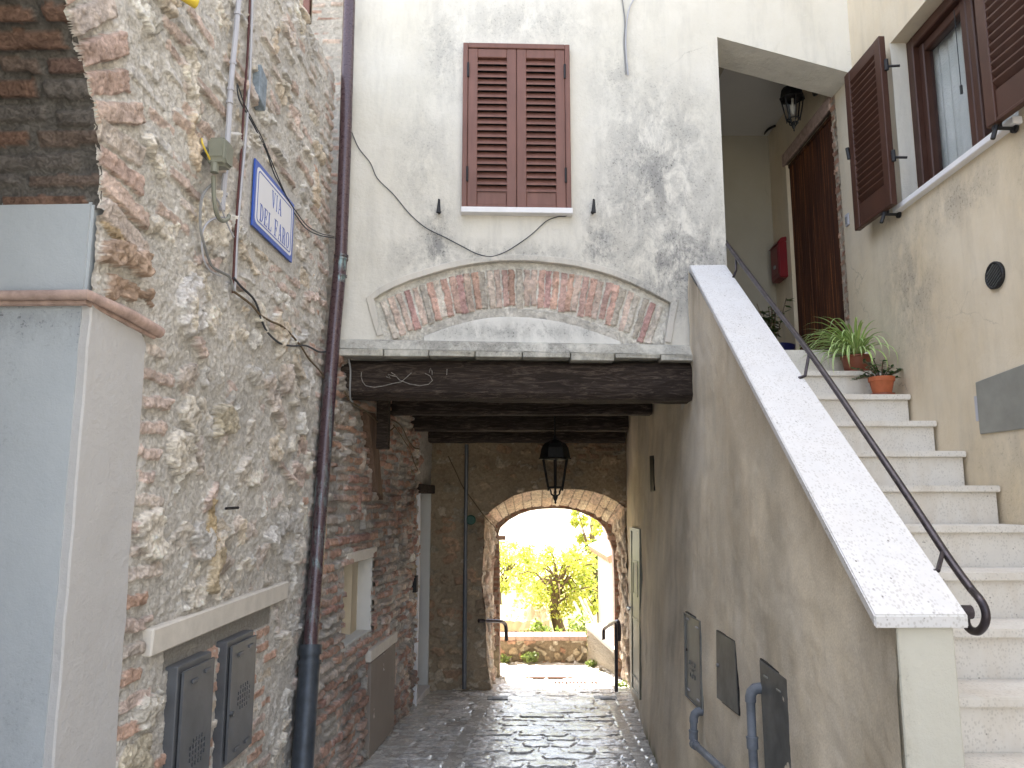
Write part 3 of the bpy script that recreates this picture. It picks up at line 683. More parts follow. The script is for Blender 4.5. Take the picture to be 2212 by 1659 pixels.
wcable('wall_cable', [(512, 180), (517, 215), (545, 265), (563, 300), (577, 330), (592, 375), (607, 403), (626, 445), (640, 466), (662, 494), (690, 508), (722, 514)], .0035, 'cabledark', 'thin black twin wire slanting across the wall past the top right of the sign')
wcable('wall_cable', [(514, 183), (528, 225), (552, 272), (566, 298), (588, 352), (604, 391), (622, 430), (642, 460), (664, 488), (692, 504), (722, 511)], .003, 'cabledark', 'second strand of the black wire slanting past the sign', off=.038)
wcable('looped_cable', [(459, 397), (440, 418), (433, 450), (434, 500), (446, 545), (458, 575), (478, 588), (497, 600), (505, 628)], .006, 'cablegrey', 'grey cable hanging in the widest loop below the junction box', off=.045)
wcable('looped_cable', [(490, 470), (470, 470), (450, 480), (438, 500), (436, 530), (441, 562), (455, 585), (478, 597)], .004, 'conduit', 'thin white cable looping to the left under the junction box', off=.04)
wcable('looped_cable', [(461, 380), (462, 420), (466, 455), (477, 476), (491, 474), (495, 465)], .009, 'olive', 'thick grey green cable bending below the junction box', off=.06)
wcable('looped_cable', [(459, 385), (463, 420), (475, 440), (483, 462), (494, 490), (505, 512)], .004, 'conduit', 'thin white cable crossing down to the dark red cable', off=.055)
wcable('wall_cable', [(505, 600), (520, 618), (545, 642), (556, 662), (566, 694), (580, 720), (604, 741), (630, 747), (662, 747), (690, 760), (712, 758)], .0055, 'cabledark', 'dark cable sagging from the cable end towards the middle of the downpipe', off=.04)
wcable('wall_cable', [(505, 630), (522, 642), (545, 660), (562, 680), (585, 694), (608, 704), (628, 722), (650, 748), (668, 776), (690, 800), (706, 826)], .0055, 'twine', 'brown twisted cable slanting down to the downpipe', off=.04)
wcable('conduit_end', [(385, -16, .10), (405, -4, .12), (424, 8, .14)], .020, 'yellow', 'yellow corrugated conduit end sticking out of the wall top', 'conduit', sm=3, n=10)
t = thing('junction_box', 'grey green plastic junction box hanging open on the stone wall', 'junction box', LW(3.05, .03, 1.3))
u0, z1 = LW.px(452, 292, .06); u1, _ = LW.px(494, 330, .10); _, z0 = LW.px(470, 372, .06)
MB(LW).plate([(u0+.01, z0+.02), (u0+.03, z0), (u1, z0+.006), (u1, z1-.02), (u1-.02, z1), (u0+.01, z1)], [], .125, .045).build('box_cover', MAT['olive'], t, bev=.012, seg=3)
MB(LW).box((u0+.0, .02, z0+.04), (u1-.03, .055, z1-.05)).build('box_back', MAT['meter'], t, bev=.003)
MB().tube([LW(u0+.035, .075, z0+.01), LW(u0+.035, .075, z0-.03)], .017, 8).build('cable_gland', MAT['olive'], t)
MB().tube(spline([LW(u0+.0, .03, z0+.1), LW(u0-.03, .05, z0+.06), LW(u0+.02, .06, z0+.02)], 4), .004, 5).build('loose_wire', MAT['yellow'], t)
u0, z0 = LW.px(556, 190, .02)
tag(MB(LW).plate([(u0-.045, z0-.07), (u0+.045, z0-.10), (u0+.05, z0+.07), (u0-.045, z0+.10)], [], .050, .0).build('slate_plate', MAT['slate'], None, bev=.004), 'small blue grey slate plate set in the wall above the street sign', 'plate')
p = LW.px(490, 1098, .02); tag(MB().tube([LW(p[0]-.07, .045, p[1]), LW(p[0]+.05, .05, p[1]+.002)], .007, 6).build('iron_rod', MAT['ironblack']), 'short rusty iron rod sticking from the middle of the stone wall', 'rod')

# ================================================================ DOWNPIPE
def atY(x, y, Y): rr = ray(x, y); return tuple(rr*Y/rr[1])
t = thing('downpipe', 'brown metal downpipe with a grey cast iron foot at the corner of the stone wall', 'downpipe', atY(652, 1659, 4.86))
MB().tube([atY(755.5, -30, 4.86), atY(746, 300, 4.86), atY(736, 565, 4.86)], .041, 18).build('upper_pipe', MAT['downpipe'], t, True)
MB().tube(spline([atY(736, 560, 4.86), atY(718, 760, 4.84), atY(692, 1100, 4.72), atY(670, 1400, 4.56)], 5), [.0435-.0015*i/15 for i in range(16)], 18).build('lower_pipe', MAT['downpipe'], t, True)
MB().tube([atY(671, 1392, 4.57), atY(669.5, 1414, 4.56)], .066, 18).tube([atY(669.5, 1412, 4.56), atY(669, 1430, 4.55)], .056, 18).tube([atY(669, 1426, 4.55), atY(650, 1700, 4.36)], .059, 18).tube([atY(669, 1426, 4.55), atY(668.5, 1436, 4.545)], .067, 18).build('cast_iron_foot', MAT['oxide'], t, True)
for (x, y, rr) in ((737, 553, .047), (736.5, 560, .047), (734.5, 596, .046)):
    MB().tube([atY(x+.3, y-2, 4.86), atY(x, y+2, 4.86)], rr, 18).build('bracket', MAT['downpipe'], t, True)

# ================================================================ BRICK BUILDING BEHIND, LEFT OF THE HOUSE
bb = thing('brick_building', 'tall pale brick building glimpsed between the stone wall and the downpipe', 'building', (-2.5, 5.6, -1.6))
r = Relief(-1.98, -1.16, .9, 6.2, .009, .009, (.5, .45, .4), seed=14)
r.courses(-1.98, -1.16, .9, 6.2, .24, .056, .016, [(.52, .42, .36), (.50, .46, .42), (.47, .32, .26), (.55, .50, .45)], (.0, .012), .003)
r.mortar(.004, .007, (.50, .47, .43))
AWb = Frame((0, 5.62), (1, 0))
wu0, wz0 = AWb.px(672, 52); r.hole = (r.U < wu0) & (r.V > wz0)
r.build('brick_wall', MAT['masonry'], fr_fn(AWb), bb)
MB().box((-6, 5.72, -1.9), (-1.16, 9, 10)).box((-6, 5.63, -1.9), (-1.98, 5.72, 10)).build('wall', MAT['beige'], bb)  # unseen bulk, made tall and wide to keep the sun off the street
fm = MB(AWb).box((wu0-.075, -.06, wz0), (wu0-.02, -.01, wz0+1.2)).box((wu0-.7, -.06, wz0), (wu0-.02, -.01, wz0+.05)).build('window_frame', MAT['shutter'], bb, bev=.004)
MB(AWb).box((wu0-.7, -.045, wz0+.05), (wu0-.075, -.035, wz0+1.2)).build('pane', MAT['glass'], fm)

# ================================================================ THE HOUSE OVER THE PASSAGE
hs_ = thing('stuccoed_house', 'cream stuccoed house built over the passage, with louvred shutters and a corner porch', 'house', (.4, 5.0, -1.8))
# front wall with porch opening and recess of the relieving arch
def fp(zx, zy): return FAC.px(*zc(zx, zy, 1300, 900, 1.475))
rec_out = [fp(*q) for q in ((345, 648), (318, 560), (290, 437), (340, 404), (400, 372), (500, 330), (600, 298), (700, 268), (800, 245), (900, 228), (1000, 217), (1120, 212), (1250, 217), (1400, 232), (1500, 248), (1600, 272), (1700, 302), (1800, 342), (1920, 398), (2038, 462), (2022, 570), (2004, 692))]
tym = [fp(*q) for q in ((580, 657), (650, 630), (750, 596), (850, 568), (930, 552), (1010, 543), (1100, 541), (1200, 545), (1300, 556), (1400, 574), (1500, 600), (1600, 634), (1680, 662), (1745, 688))]
zl = .99
ol, _ = FAC.px(1563, 400); _, ztl = FAC.px(1552, 80); ur, ztr = FAC.px(1835, 157)
UC = FAC.px(1846, 90)[0]; UCr = (2.42)/math.cos(TH)+.004
def on_line(u): return ztl+(ztr-ztl)*(u-ol)/(ur-ol)
outer = [(-1.13, zl), (rec_out[0][0], zl)]+rec_out+[(rec_out[-1][0], zl), (1.2, zl), (1.2, .4), (ol, .4), (ol, ztl), (UCr, on_line(UCr)), (UCr, 10), (-1.13, 10)]
mb = MB(FAC); mb.plate(outer, [], 0, -.33); mb.build('front_wall', MAT['cream'], hs_)
# raised plaster border round the arch
def offs(pts, d):
    o = []
    for i, p in enumerate(pts):
        a = pts[max(i-1, 0)]; b = pts[min(i+1, len(pts)-1)]; tx, tz = b[0]-a[0], b[1]-a[1]; L_ = math.hypot(tx, tz); o.append((p[0]-tz/L_*d, p[1]+tx/L_*d))
    return o
bo = offs(rec_out, .044); bo[2] = fp(242, 432); bo[-3] = fp(2086, 440)
MB(FAC).plate(rec_out+bo[::-1], [], .013, -.01).build('arch_border', MAT['band'], hs_, bev=.004)
# bricks of the relieving arch, set back in the recess
u0, u1 = rec_out[2][0]-.02, rec_out[-3][0]+.02
r = Relief(u0, u1, zl-.05, rec_out[11][1]+.03, .0048, .0048, (.50, .47, .41), seed=21)
cx_, c_z = .075, 1.585-1.62
pal2 = [(.56, .39, .35), (.62, .42, .36), (.60, .48, .41), (.56, .38, .31), (.62, .50, .44), (.56, .36, .34), (.64, .52, .46), (.46, .42, .37), (.68, .62, .56), (.62, .44, .38), (.62, .50, .44), (.66, .57, .50), (.54, .50, .45)]
n_b = 38
for k in range(n_b):
    f = (k+.5)/n_b; uo = u0+.05+(u1-u0-.10)*f
    zo = np.interp(uo, [p[0] for p in rec_out[2:-2]], [p[1] for p in rec_out[2:-2]])-.045
    lean = (uo-cx_)*.36; ui = uo-lean*.30*1.0
    zi = zo-r.rnd.uniform(.255, .285)
    if abs(uo-cx_) > .6: zi = max(zi, zl+.02)
    if r.rnd.random() < .03: continue
    ang = math.atan2(zo-zi, uo-ui)
    r.stamp((uo+ui)/2+r.rnd.gauss(0, .004), (zo+zi)/2, math.hypot(zo-zi, uo-ui)/2, r.rnd.uniform(.0225, .0255), ang, r.rnd.uniform(.006, .013), (lambda k_, c_: tuple(q_*k_ for q_ in c_))(r.rnd.uniform(.86, 1.08), r.rnd.choice(pal2)), .12, .006, .005, 0, .005)
r.mortar(-.003, .009, (.70, .68, .63))
zz_t = np.interp(r.U, [p[0] for p in tym], [p[1] for p in tym], left=-9, right=-9)
dband = r.V-zz_t; m_ = (dband < .065) & (dband > -.02) & (r.U > tym[0][0]-.1); r.h = np.where(m_, .006+r.n1*.008, r.h)
r.c = np.where(m_[..., None], np.array((.56, .54, .50))*(1+1.0*r.n1[..., None]), r.c)
r.build('relieving_arch_bricks', MAT['masonry'], lambda U, V, H: fr_fn(FAC)(U, V, H-.032), hs_)
MB(FAC).plate(tym+[(tym[-1][0], zl), (tym[0][0], zl)], [], -.002, -.032).build('tympanum', MAT['tymp'], hs_, bev=.003)
# ledge and its row of tiles
mb = MB(FAC); mb.hexa([(-1.14, -.01, .965), (1.255, -.01, .935), (1.255, .085, .932), (-1.14, .085, .962), (-1.14, -.01, 1.048), (1.255, -.01, 1.022), (1.255, .030, 1.004), (-1.14, .030, 1.03)])
mb.build('ledge', MAT['ledge'], hs_, bev=.008, seg=2)
rt = random.Random(3); u = -1.13; tl = MB(FAC)
while u < 1.24:
    w = min(.31*rt.uniform(.93, 1.06), 1.25-u); z1 = .962-(u+1.13)*.0125; z0 = z1-.040+rt.gauss(0, .006)
    tl.hexa([(u+.002, -.02, z0), (u+w-.004, -.02, z0+rt.gauss(0, .004)), (u+w-.004, .095+rt.gauss(0, .008), z0), (u+.002, .097, z0), (u+.002, -.02, z1), (u+w-.004, -.02, z1), (u+w-.004, .09, z1), (u+.002, .09, z1)]); u += w
tl.build('edge_tiles', MAT['ledge'], hs_, bev=.004)
# porch: floor, walls, ceiling beam; unseen storeys above as a block, made tall to shade the street
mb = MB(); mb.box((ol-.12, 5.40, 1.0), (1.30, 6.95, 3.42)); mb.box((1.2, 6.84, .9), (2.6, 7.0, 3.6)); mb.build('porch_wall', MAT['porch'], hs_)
MB().box((1.30, 5.30, 3.40), (2.5, 6.9, 3.6)).build('porch_ceiling', MAT['ceiling'], hs_)
MB().box((1.55, 5.36, 3.33), (1.66, 6.84, 3.40)).build('porch_beam', MAT['porch'], hs_, bev=.004)
MB().box((1.25, 5.12, .3), (2.42, 6.85, 1.0)).build('porch_floor', MAT['step'], hs_)
mb = MB(); mb.box((-1.16, 5.36, .93), (1.28, 9.0, 10.0)); mb.box((1.28, 5.42, 3.6), (2.9, 9.0, 10.0)); mb.box((1.28, 6.99, .3), (2.9, 9.0, 3.6)); mb.box((1.34, 5.35, -1.95), (2.9, 9.0, .3))
mb.build('upper_storeys', MAT['cream'], hs_)
# right-hand wing
wy0, wz0 = 4.545, 1.80; wy1 = 3.44; wz1 = 2.885
dy0, dz1 = RW.px(1796, 251); dy1, _ = RW.px(1697, 352); dzt = 2.92
wall = [(-.6, -2.0), (6.9, -2.0), (6.9, 4.7), (-.6, 4.7)]
mb = MB(RW); mb.plate(wall, [[(wy1, wz0), (wy0, wz0), (wy0, wz1), (wy1, wz1)], [(dy0, 1.0), (dy1, 1.0), (dy1, dzt), (dy0, dzt)]], 0, -.30)
mb.build('side_wall', MAT['beige'], hs_)
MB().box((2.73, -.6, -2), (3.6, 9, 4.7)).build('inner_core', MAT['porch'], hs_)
# brick lining of the porch door
br = Relief(0, .075, 0, 2.0, .006, .006, seed=31); br.courses(-.05, .14, 0, 2.0, .19, .058, .014, [(.36, .21, .15), (.40, .26, .19), (.33, .22, .17)], (.0, .01), .002); br.mortar(-.002, .004, (.42, .36, .29))
br.build('door_bricks', MAT['masonry'], lambda U, V, H: fr_fn(RW)(dy0-.085+U, V+1.0-.02*U, H+.003), hs_)
MB(RW).box((dy0-.01, -.02, dzt), (dy1+.04, .018, dzt+.11)).build('door_head', MAT['moulding'], hs_, bev=.004)
# bead curtain in the doorway
cur = MB(RW); k = 0; y = dy0+.006; rc = random.Random(6)
while y < dy1:
    cur.tube([(y, -.035+rc.uniform(-.003, .003), dzt-.01), (y+rc.gauss(0, .0008), -.035+rc.uniform(-.004, .004), 1.9), (y+rc.gauss(0, .0015), -.035+rc.uniform(-.006, .006), 1.03)], .0065, 6); y += .0138
cur.box((dy0, -.06, dzt-.03), (dy1, -.02, dzt))
cd = cur.build('bead_curtain', MAT['beads'], None, True); tag(cd, 'long brown bead curtain hanging in the porch doorway', 'door curtain')
MB(RW).box((dy0, -.29, 1.0), (dy1, -.22, dzt)).build('door', MAT['shutter2'], hs_)
for tt in (('light_switch', 1832, 475, .028, .045, 'small cream switch plate on the wall beside the porch door'),):
    u_, z_ = RW.px(tt[1], tt[2]); q = thing(tt[0], tt[5], 'switch plate', RW(u_, 0, z_)); MB(RW).box((u_-tt[3], .0, z_-tt[4]), (u_+tt[3], .012, z_+tt[4])).build('plate', MAT['conduit'], q, bev=.004)
    MB(RW).box((u_-.012, .012, z_-.03), (u_+.012, .018, z_+.02)).build('button', MAT['cablegrey'], q)

# ---- louvred leaf: local frame (u across, o out, z up)
def leaf(fr, u0, u1, z0, z1, o0, th, mat, name, parent, nl, st=.066, top=.066, bot=.15, tilt=.5, flip=1, midrail=True):
    mb = MB(fr); a0, a1 = min(u0, u1), max(u0, u1)
    mb.box((a0, o0, z0), (a0+st, o0+th, z1)); mb.box((a1-st, o0, z0), (a1, o0+th, z1))
    mb.box((a0+st, o0+.002, z1-top), (a1-st, o0+th-.002, z1)); mb.box((a0+st, o0+.002, z0), (a1-st, o0+th-.002, z0+.02))
    if bot > .03: mb.box((a0+st, o0+.004, z0+.02), (a1-st, o0+th-.010, z0+bot))
    ob = mb.build(name, MAT[mat], parent, bev=.0035)
    lz0, lz1 = z0+max(bot, .02), z1-top; p = (lz1-lz0)/nl; lv = MB(fr); hw = p*.62
    for k in range(nl):
        zc_ = lz0+p*(k+.5); dz = hw*math.cos(tilt)*(1 if tilt > 0 else -1); do = th*.46
        t2 = .0045
        lv.hexa([(a0+st-.003, o0+th*.5-do, zc_+dz*.9-t2), (a1-st+.003, o0+th*.5-do, zc_+dz*.9-t2), (a1-st+.003, o0+th*.5+do, zc_-dz*.9-t2), (a0+st-.003, o0+th*.5+do, zc_-dz*.9-t2),
                 (a0+st-.003, o0+th*.5-do, zc_+dz*.9+t2), (a1-st+.003, o0+th*.5-do, zc_+dz*.9+t2), (a1-st+.003, o0+th*.5+do, zc_-dz*.9+t2), (a0+st-.003, o0+th*.5+do, zc_-dz*.9+t2)])
    lo = lv.build('louvres', MAT[mat], parent)
    # one mesh per leaf: join the louvres into the leaf's mesh
    bm = bmesh.new(); bm.from_mesh(ob.data); bm.from_mesh(lo.data); bm.to_mesh(ob.data); bm.free(); bpy.data.objects.remove(lo)
    return ob
# front window
w0, w1, z0, z1 = -.341, .401, 1.945, 3.146
win = MB(FAC).box((w0, -.02, z0), (w0+.034, .050, z1)).box((w1-.034, -.02, z0), (w1, .050, z1)).box((w0+.034, -.02, z1-.038), (w1-.034, .050, z1)).build('window_frame', MAT['shutter'], hs_, bev=.004)
mid = (w0+w1)/2
leaf(FAC, w0+.036, mid-.0015, z0+.004, z1-.041, .008, .036, 'shutter', 'shutter', win, 20, .066, .064, .115, .6)
leaf(FAC, mid+.0015, w1-.036, z0+.004, z1-.041, .008, .036, 'shutter', 'shutter', win, 20, .066, .064, .115, .6)
for u in (w0+.036, w1-.036):
    for zz in (2.18, 2.94): MB().tube([FAC(u, .053, zz-.052), FAC(u, .053, zz+.052)], .0075, 8).build('hinge', MAT['ironblack'], win, True)
MB(FAC).box((w0+.01, -.01, z0+.01), (w1-.01, .004, z1-.01)).build('louvre_shade', MAT['ironblack'], win)  # black sheet put in for the shade between the louvres
MB(FAC).box((w0-.004, -.01, z0-.040), (w1+.008, .065, z0-.001)).build('sill', MAT['marble'], win, bev=.003)
def holder(x, y, lab):
    u, z = FAC.px(x, y, .03); t = thing('shutter_stop', lab, 'shutter stop', FAC(u, 0, z), 'black iron shutter stops on the front wall')
    MB().tube([FAC(u, -.01, z-.022), FAC(u, .055, z-.022)], .012, 8).build('stem', MAT['ironblack'], t, True)
    MB(FAC).plate([(u-.016, z-.045), (u+.016, z-.045), (u+.012, z+.0), (u+.010, z+.05), (u-.004, z+.055), (u-.010, z+.0)], [], .062, .048).build('catch', MAT['ironblack'], t, bev=.003)
holder(948, 449, 'black iron shutter stop on the front wall left of the window'); holder(1281, 449, 'black iron shutter stop on the front wall right of the window')
def fcable(name, pts, rad, mat, lab, off=.012, sm=6, group=None): return wcable(name, pts, rad, mat, lab, 'cable', off, FAC, 6, group, sm)
fcable('hanging_cable', [(760, 286), (775, 320), (800, 352), (815, 385), (850, 420), (885, 462), (920, 492), (960, 512), (1000, 533), (1030, 548), (1060, 554), (1090, 545), (1120, 527), (1150, 505), (1180, 478), (1205, 468), (1222, 467), (1234, 458)], .0035, 'cabledark', 'thin dark cable sagging across the front wall under the shuttered window')
fcable('front_cable', [(1343, -8), (1347, 20), (1350, 50), (1348, 90), (1350, 125), (1352, 160)], .0055, 'cablegrey', 'grey cable running straight down the wall right of the window', .012)
fcable('front_cable', [(1374, -8), (1362, 12), (1355, 40), (1352, 80), (1353, 120), (1357, 162)], .005, 'conduit', 'pale grey cable bending in from the right beside the straight one', .016)

# side window of the wing, its sill and open leaves
sw = MB(RW).box((wy0-.07, -.19, wz0), (wy0, -.10, wz1)).box((wy1, -.19, wz0), (wy1+.07, -.10, wz1)).box((wy1+.07, -.19, wz1-.07), (wy0-.07, -.10, wz1)).box((wy1+.07, -.19, wz0), (wy0-.07, -.10, wz0+.05)).build('window_frame', MAT['shutter2'], hs_, bev=.006)
MB(RW).box((wy0-.005, -.098, wz0+.001), (wy0+.001, .002, wz1)).build('reveal', MAT['cream'], sw)
mdl = (wy0+wy1)/2-.02
mb = MB(RW)
for a, b in ((wy1+.07, mdl), (mdl+.003, wy0-.07)):
    mb.box((a, -.20, wz0+.05), (a+.055, -.135, wz1-.07)).box((b-.055, -.20, wz0+.05), (b, -.135, wz1-.07)).box((a+.055, -.20, wz1-.13), (b-.055, -.14, wz1-.07)).box((a+.055, -.20, wz0+.05), (b-.055, -.14, wz0+.11))
mb.build('sash', MAT['shutter2'], sw, bev=.006)
MB(RW).box((wy1+.1, -.178, wz0+.09), (wy0-.1, -.172, wz1-.1)).build('pane', MAT['glass'], sw)
cv = MB(RW); n = 60; pv = []
for i in range(n+1):
    u = wy1+.08+(wy0-wy1-.16)*i/n; o = -.225+.010*math.sin(i*1.3)+.006*math.sin(i*.47)
    pv.append((u, o))
cv.add([(u, o, wz0+.06) for u, o in pv]+[(u, o, wz1-.08) for u, o in pv], [(i, i+1, n+2+i, n+1+i) for i in range(n)])
cv.build('lace_curtain', MAT['lace'], sw, True)
cv = MB().tube([RW(4.06, -.125, wz1-.1), RW(4.06, -.125, 2.32)], .0025, 5).tube([RW(4.06, -.125, 2.32), RW(4.06, -.125, 2.27)], .008, 8); cv.build('blind_cord', MAT['cord'], sw, True)
MB(RW).box((wy1-.02, -.19, wz0-.035), (wy0+.045, .045, wz0)).build('sill', MAT['marble'], sw, bev=.004)
# left leaf folded back towards the porch, right leaf folded towards the viewer
LF = Frame(RW(4.46, .075, 0)[:2], (-.030, 1), -1)
lf = leaf(LF, 0, .475, 1.775, 2.885, 0, .040, 'shutter2', 'shutter', sw, 19, .070, .075, .16, -.62)
RF = Frame(RW(3.50, .085, 0)[:2], (.05, -1), 1)
rf = leaf(RF, 0, .49, 1.775, 2.885, 0, .040, 'shutter2', 'shutter', sw, 19, .070, .075, .16, -.62)
MB(LF).box((.40, -.006, 1.80), (.475, .044, 1.812)).tube([LF(.482, .02, 1.79), LF(.482, .02, 2.88)], .006, 6) if False else None
mb = MB()
mb.tube([LF(.484, .022, 1.78), LF(.484, .022, 2.885)], .007, 6); mb.tube([LF(.47, .045, 2.28), LF(.47, .055, 2.36)], .012, 6)
mb.build('shutter_bolt', MAT['ironblack'], sw, True)
for zz in (2.08, 2.68):
    MB().tube([LF(-.012, .01, zz-.035), LF(-.012, .01, zz+.035)], .013, 8).tube([LF(-.012, .01, zz-.01), LF(-.055, -.05, zz-.03)], .008, 6).build('hinge', MAT['ironblack'], sw, True)
for fr_, u in ((LF, .12), (RF, .045)):
    MB().tube([fr_(u, -.08, 1.755), fr_(u, .04, 1.755)], .009, 8).tube([fr_(u, -.075, 1.755), fr_(u, -.06, 1.755)], .022, 10).tube([fr_(u, .02, 1.77), fr_(u, .045, 1.70)], .011, 6).tube([fr_(u, .0, 1.755), fr_(u, .0, 1.785)], .008, 6).build('shutter_catch', MAT['ironblack'], sw, True)
MB().tube([RF(.40, .05, 2.62), RF(.40, .06, 2.80)], .010, 6).tube([RF(.385, .045, 2.66), RF(.415, .065, 2.70)], .018, 6).tube([RF(.40, .05, 2.76), RF(.42, .065, 2.79)], .015, 6).build('shutter_latch', MAT['ironblack'], sw, True)

# air vent and utility panel on the wing
u_, z_ = RW.px(2153, 595); t = thing('air_vent', 'round dark air vent grille in the beige side wall', 'air vent', RW(u_, 0, z_))
mb = MB(); mb.tube([RW(u_, -.01, z_), RW(u_, .010, z_)], .068, 28); mb.build('vent_disc', MAT['ironblack'], t, True)
mb = MB()
for k in range(28):
    a, b = 2*math.pi*k/28, 2*math.pi*(k+1)/28; mb.tube([RW(u_+.064*math.cos(a), .012, z_+.064*math.sin(a)), RW(u_+.064*math.cos(b), .012, z_+.064*math.sin(b))], .007, 6, False)
mb.build('rim', MAT['ironblack'], t, True)
mb = MB(RW)
for k in range(-3, 4):
    d = k*.0155; hl = math.sqrt(max(.058**2-d*d, 0)); c_, s_ = math.cos(-.55), math.sin(-.55)
    p0 = (u_+c_*-hl-s_*d, z_+s_*-hl+c_*d); p1 = (u_+c_*hl-s_*d, z_+s_*hl+c_*d)
    mb.hexa([(p0[0], .008, p0[1]-.003), (p1[0], .008, p1[1]-.003), (p1[0], .016, p1[1]-.004), (p0[0], .016, p0[1]-.004), (p0[0], .008, p0[1]+.002), (p1[0], .008, p1[1]+.002), (p1[0], .016, p1[1]+.002), (p0[0], .016, p0[1]+.002)])
mb.build('slats', MAT['panelgrey'], t)
ua, za = RW.px(2110, 826, .0); ub, zb = RW.px(2121, 938, .0)
t = thing('utility_panel', 'flat grey metal utility panel set in the beige wall beside the stairs', 'utility panel', RW(3.6, 0, zb))
pu = (ua+ub)/2; MB(RW).plate([(pu, za), (pu-.62, za+.045), (pu-.62, zb-.005), (pu, zb)], [], .010, -.02).build('cover', MAT['panelzinc'], t, bev=.003)
MB(RW).box((pu+.001, -.01, zb+.07), (pu+.024, .008, zb+.20)).build('hinge_strip', MAT['conduit'], t)

# ================================================================ PORCH THINGS
def lantern(c, s, name, lab, hang, bulb=True):
    t = thing(name, lab, 'lantern', c); n = 6; rot = math.pi/6
    def ringp(r, z): return [(c[0]+r*math.cos(rot+2*math.pi*k/n), c[1]+r*math.sin(rot+2*math.pi*k/n), c[2]+z) for k in range(n)]
    rt_, rb_, h = .125*s, .075*s, .26*s
    body = MB(); A, B = ringp(rt_, h), ringp(rb_, 0)
    for k in range(n): body.tube([A[k], B[k]], .0085*s, 5); body.tube([A[k], A[(k+1) % n]], .008*s, 5); body.tube([B[k], B[(k+1) % n]], .009*s, 5)
    for k in range(n): body.tube([B[k], (B[k][0], B[k][1], B[k][2]-.03*s)], .006*s, 5)
    body.build('lantern_frame', MAT['ironblack'], t)
    g = MB(); g.add(A+B, [(k, (k+1) % n, n+(k+1) % n, n+k) for k in range(n)]); g.build('lantern_glass', MAT['lampglass'], t)
    rf_ = MB(); prof = [(rt_*1.22, h-.005*s), (rt_*1.12, h+.012*s), (rt_*.98, h+.10*s), (rt_*.80, h+.135*s), (rt_*.45, h+.16*s), (rt_*.16, h+.175*s), (.012*s, h+.21*s)]
    rf_.lathe([(rt_*1.0, h+.0)]+prof, c, n); rf_.build('lantern_roof', MAT['ironblack'], t)
    sc = MB()
    for k in range(n):
        a = rot+2*math.pi*k/n; q = lambda r, z: (c[0]+r*math.cos(a), c[1]+r*math.sin(a), c[2]+z)
        sc.tube(spline([q(rb_*.85, -.005*s), q(rb_*.62, -.035*s), q(rb_*.55, -.06*s), q(.012*s, -.078*s)], 3), .0065*s, 5)
    sc.lathe([(.005*s, -.02*s), (.014*s, -.04*s), (.010*s, -.06*s), (.024*s, -.08*s), (.018*s, -.105*s), (.007*s, -.125*s), (.010*s, -.135*s), (.002*s, -.150*s)], c, 10)
    sc.build('finial', MAT['ironblack'], t, True)
    if bulb: MB().lathe([(.004*s, .06*s), (.026*s, .10*s), (.030*s, .14*s), (.016*s, .19*s), (.014*s, h)], c, 12).build('bulb', MAT['bulb'], t, True)
    br_ = MB(); hang(br_, c, s, h); br_.build('bracket', MAT['ironblack'], t, True)
    return t
p0 = RW.px(1714, 258, .20); lc = RW(p0[0], .20, p0[1])
def hang_wall(b, c, s, h):
    y = c[1]; b.tube([(2.42, y, c[2]+h+.13*s), (2.405, y, c[2]+h+.13*s)], .062, 14)
    b.tube([(2.42, y, c[2]+h+.15*s), (2.33, y, c[2]+h+.22*s), (c[0], y, c[2]+h+.22*s), (c[0], y, c[2]+h+.16*s)], .013, 8)
lantern(lc, .68, 'wall_lantern', 'small black hexagonal lantern on the wall above the curtained porch door', hang_wall)
pm = RW.px(1700, 550, .0)
t = thing('mailbox', 'dark red metal mailbox on the wall beside the bead curtain', 'mailbox', RW(pm[0], 0, pm[1]))
um0 = RW.px(1701, 550, 0)[0]; um1 = min(RW.px(1664, 550, .075)[0], um0+.26); z0m = RW.px(1684, 599, .075)[1]; z1m = RW.px(1684, 512, .075)[1]
MB(RW).box((um0, .0, z0m), (um1, .075, z1m-.02)).build('box', MAT['red'], t, bev=.008, seg=2)
MB(RW).hexa([(um0-.004, 0, z1m-.02), (um1+.004, 0, z1m-.02), (um1+.004, .09, z1m-.045), (um0-.004, .09, z1m-.045), (um0-.004, 0, z1m+.02), (um1+.004, 0, z1m+.02), (um1+.004, .05, z1m+.01), (um0-.004, .05, z1m+.01)]).build('lid', MAT['red'], t, bev=.005)
MB(RW).box((um0+.02, .075, z0m+.04), (um1-.02, .080, z1m-.07)).build('door', MAT['red'], t, bev=.002)
MB(RW).box((um0+.08, .080, z0m+.10), (um0+.12, .088, z0m+.13)).build('keyhole_plate', MAT['galv'], t, bev=.002)
wcable('ceiling_hook', [(1643, 300, .03), (1650, 290, .04), (1660, 279, .05), (1674, 272, .03)], .011, 'ironblack', 'short bent black iron hook under the porch ceiling', 'hook', fr=RW)

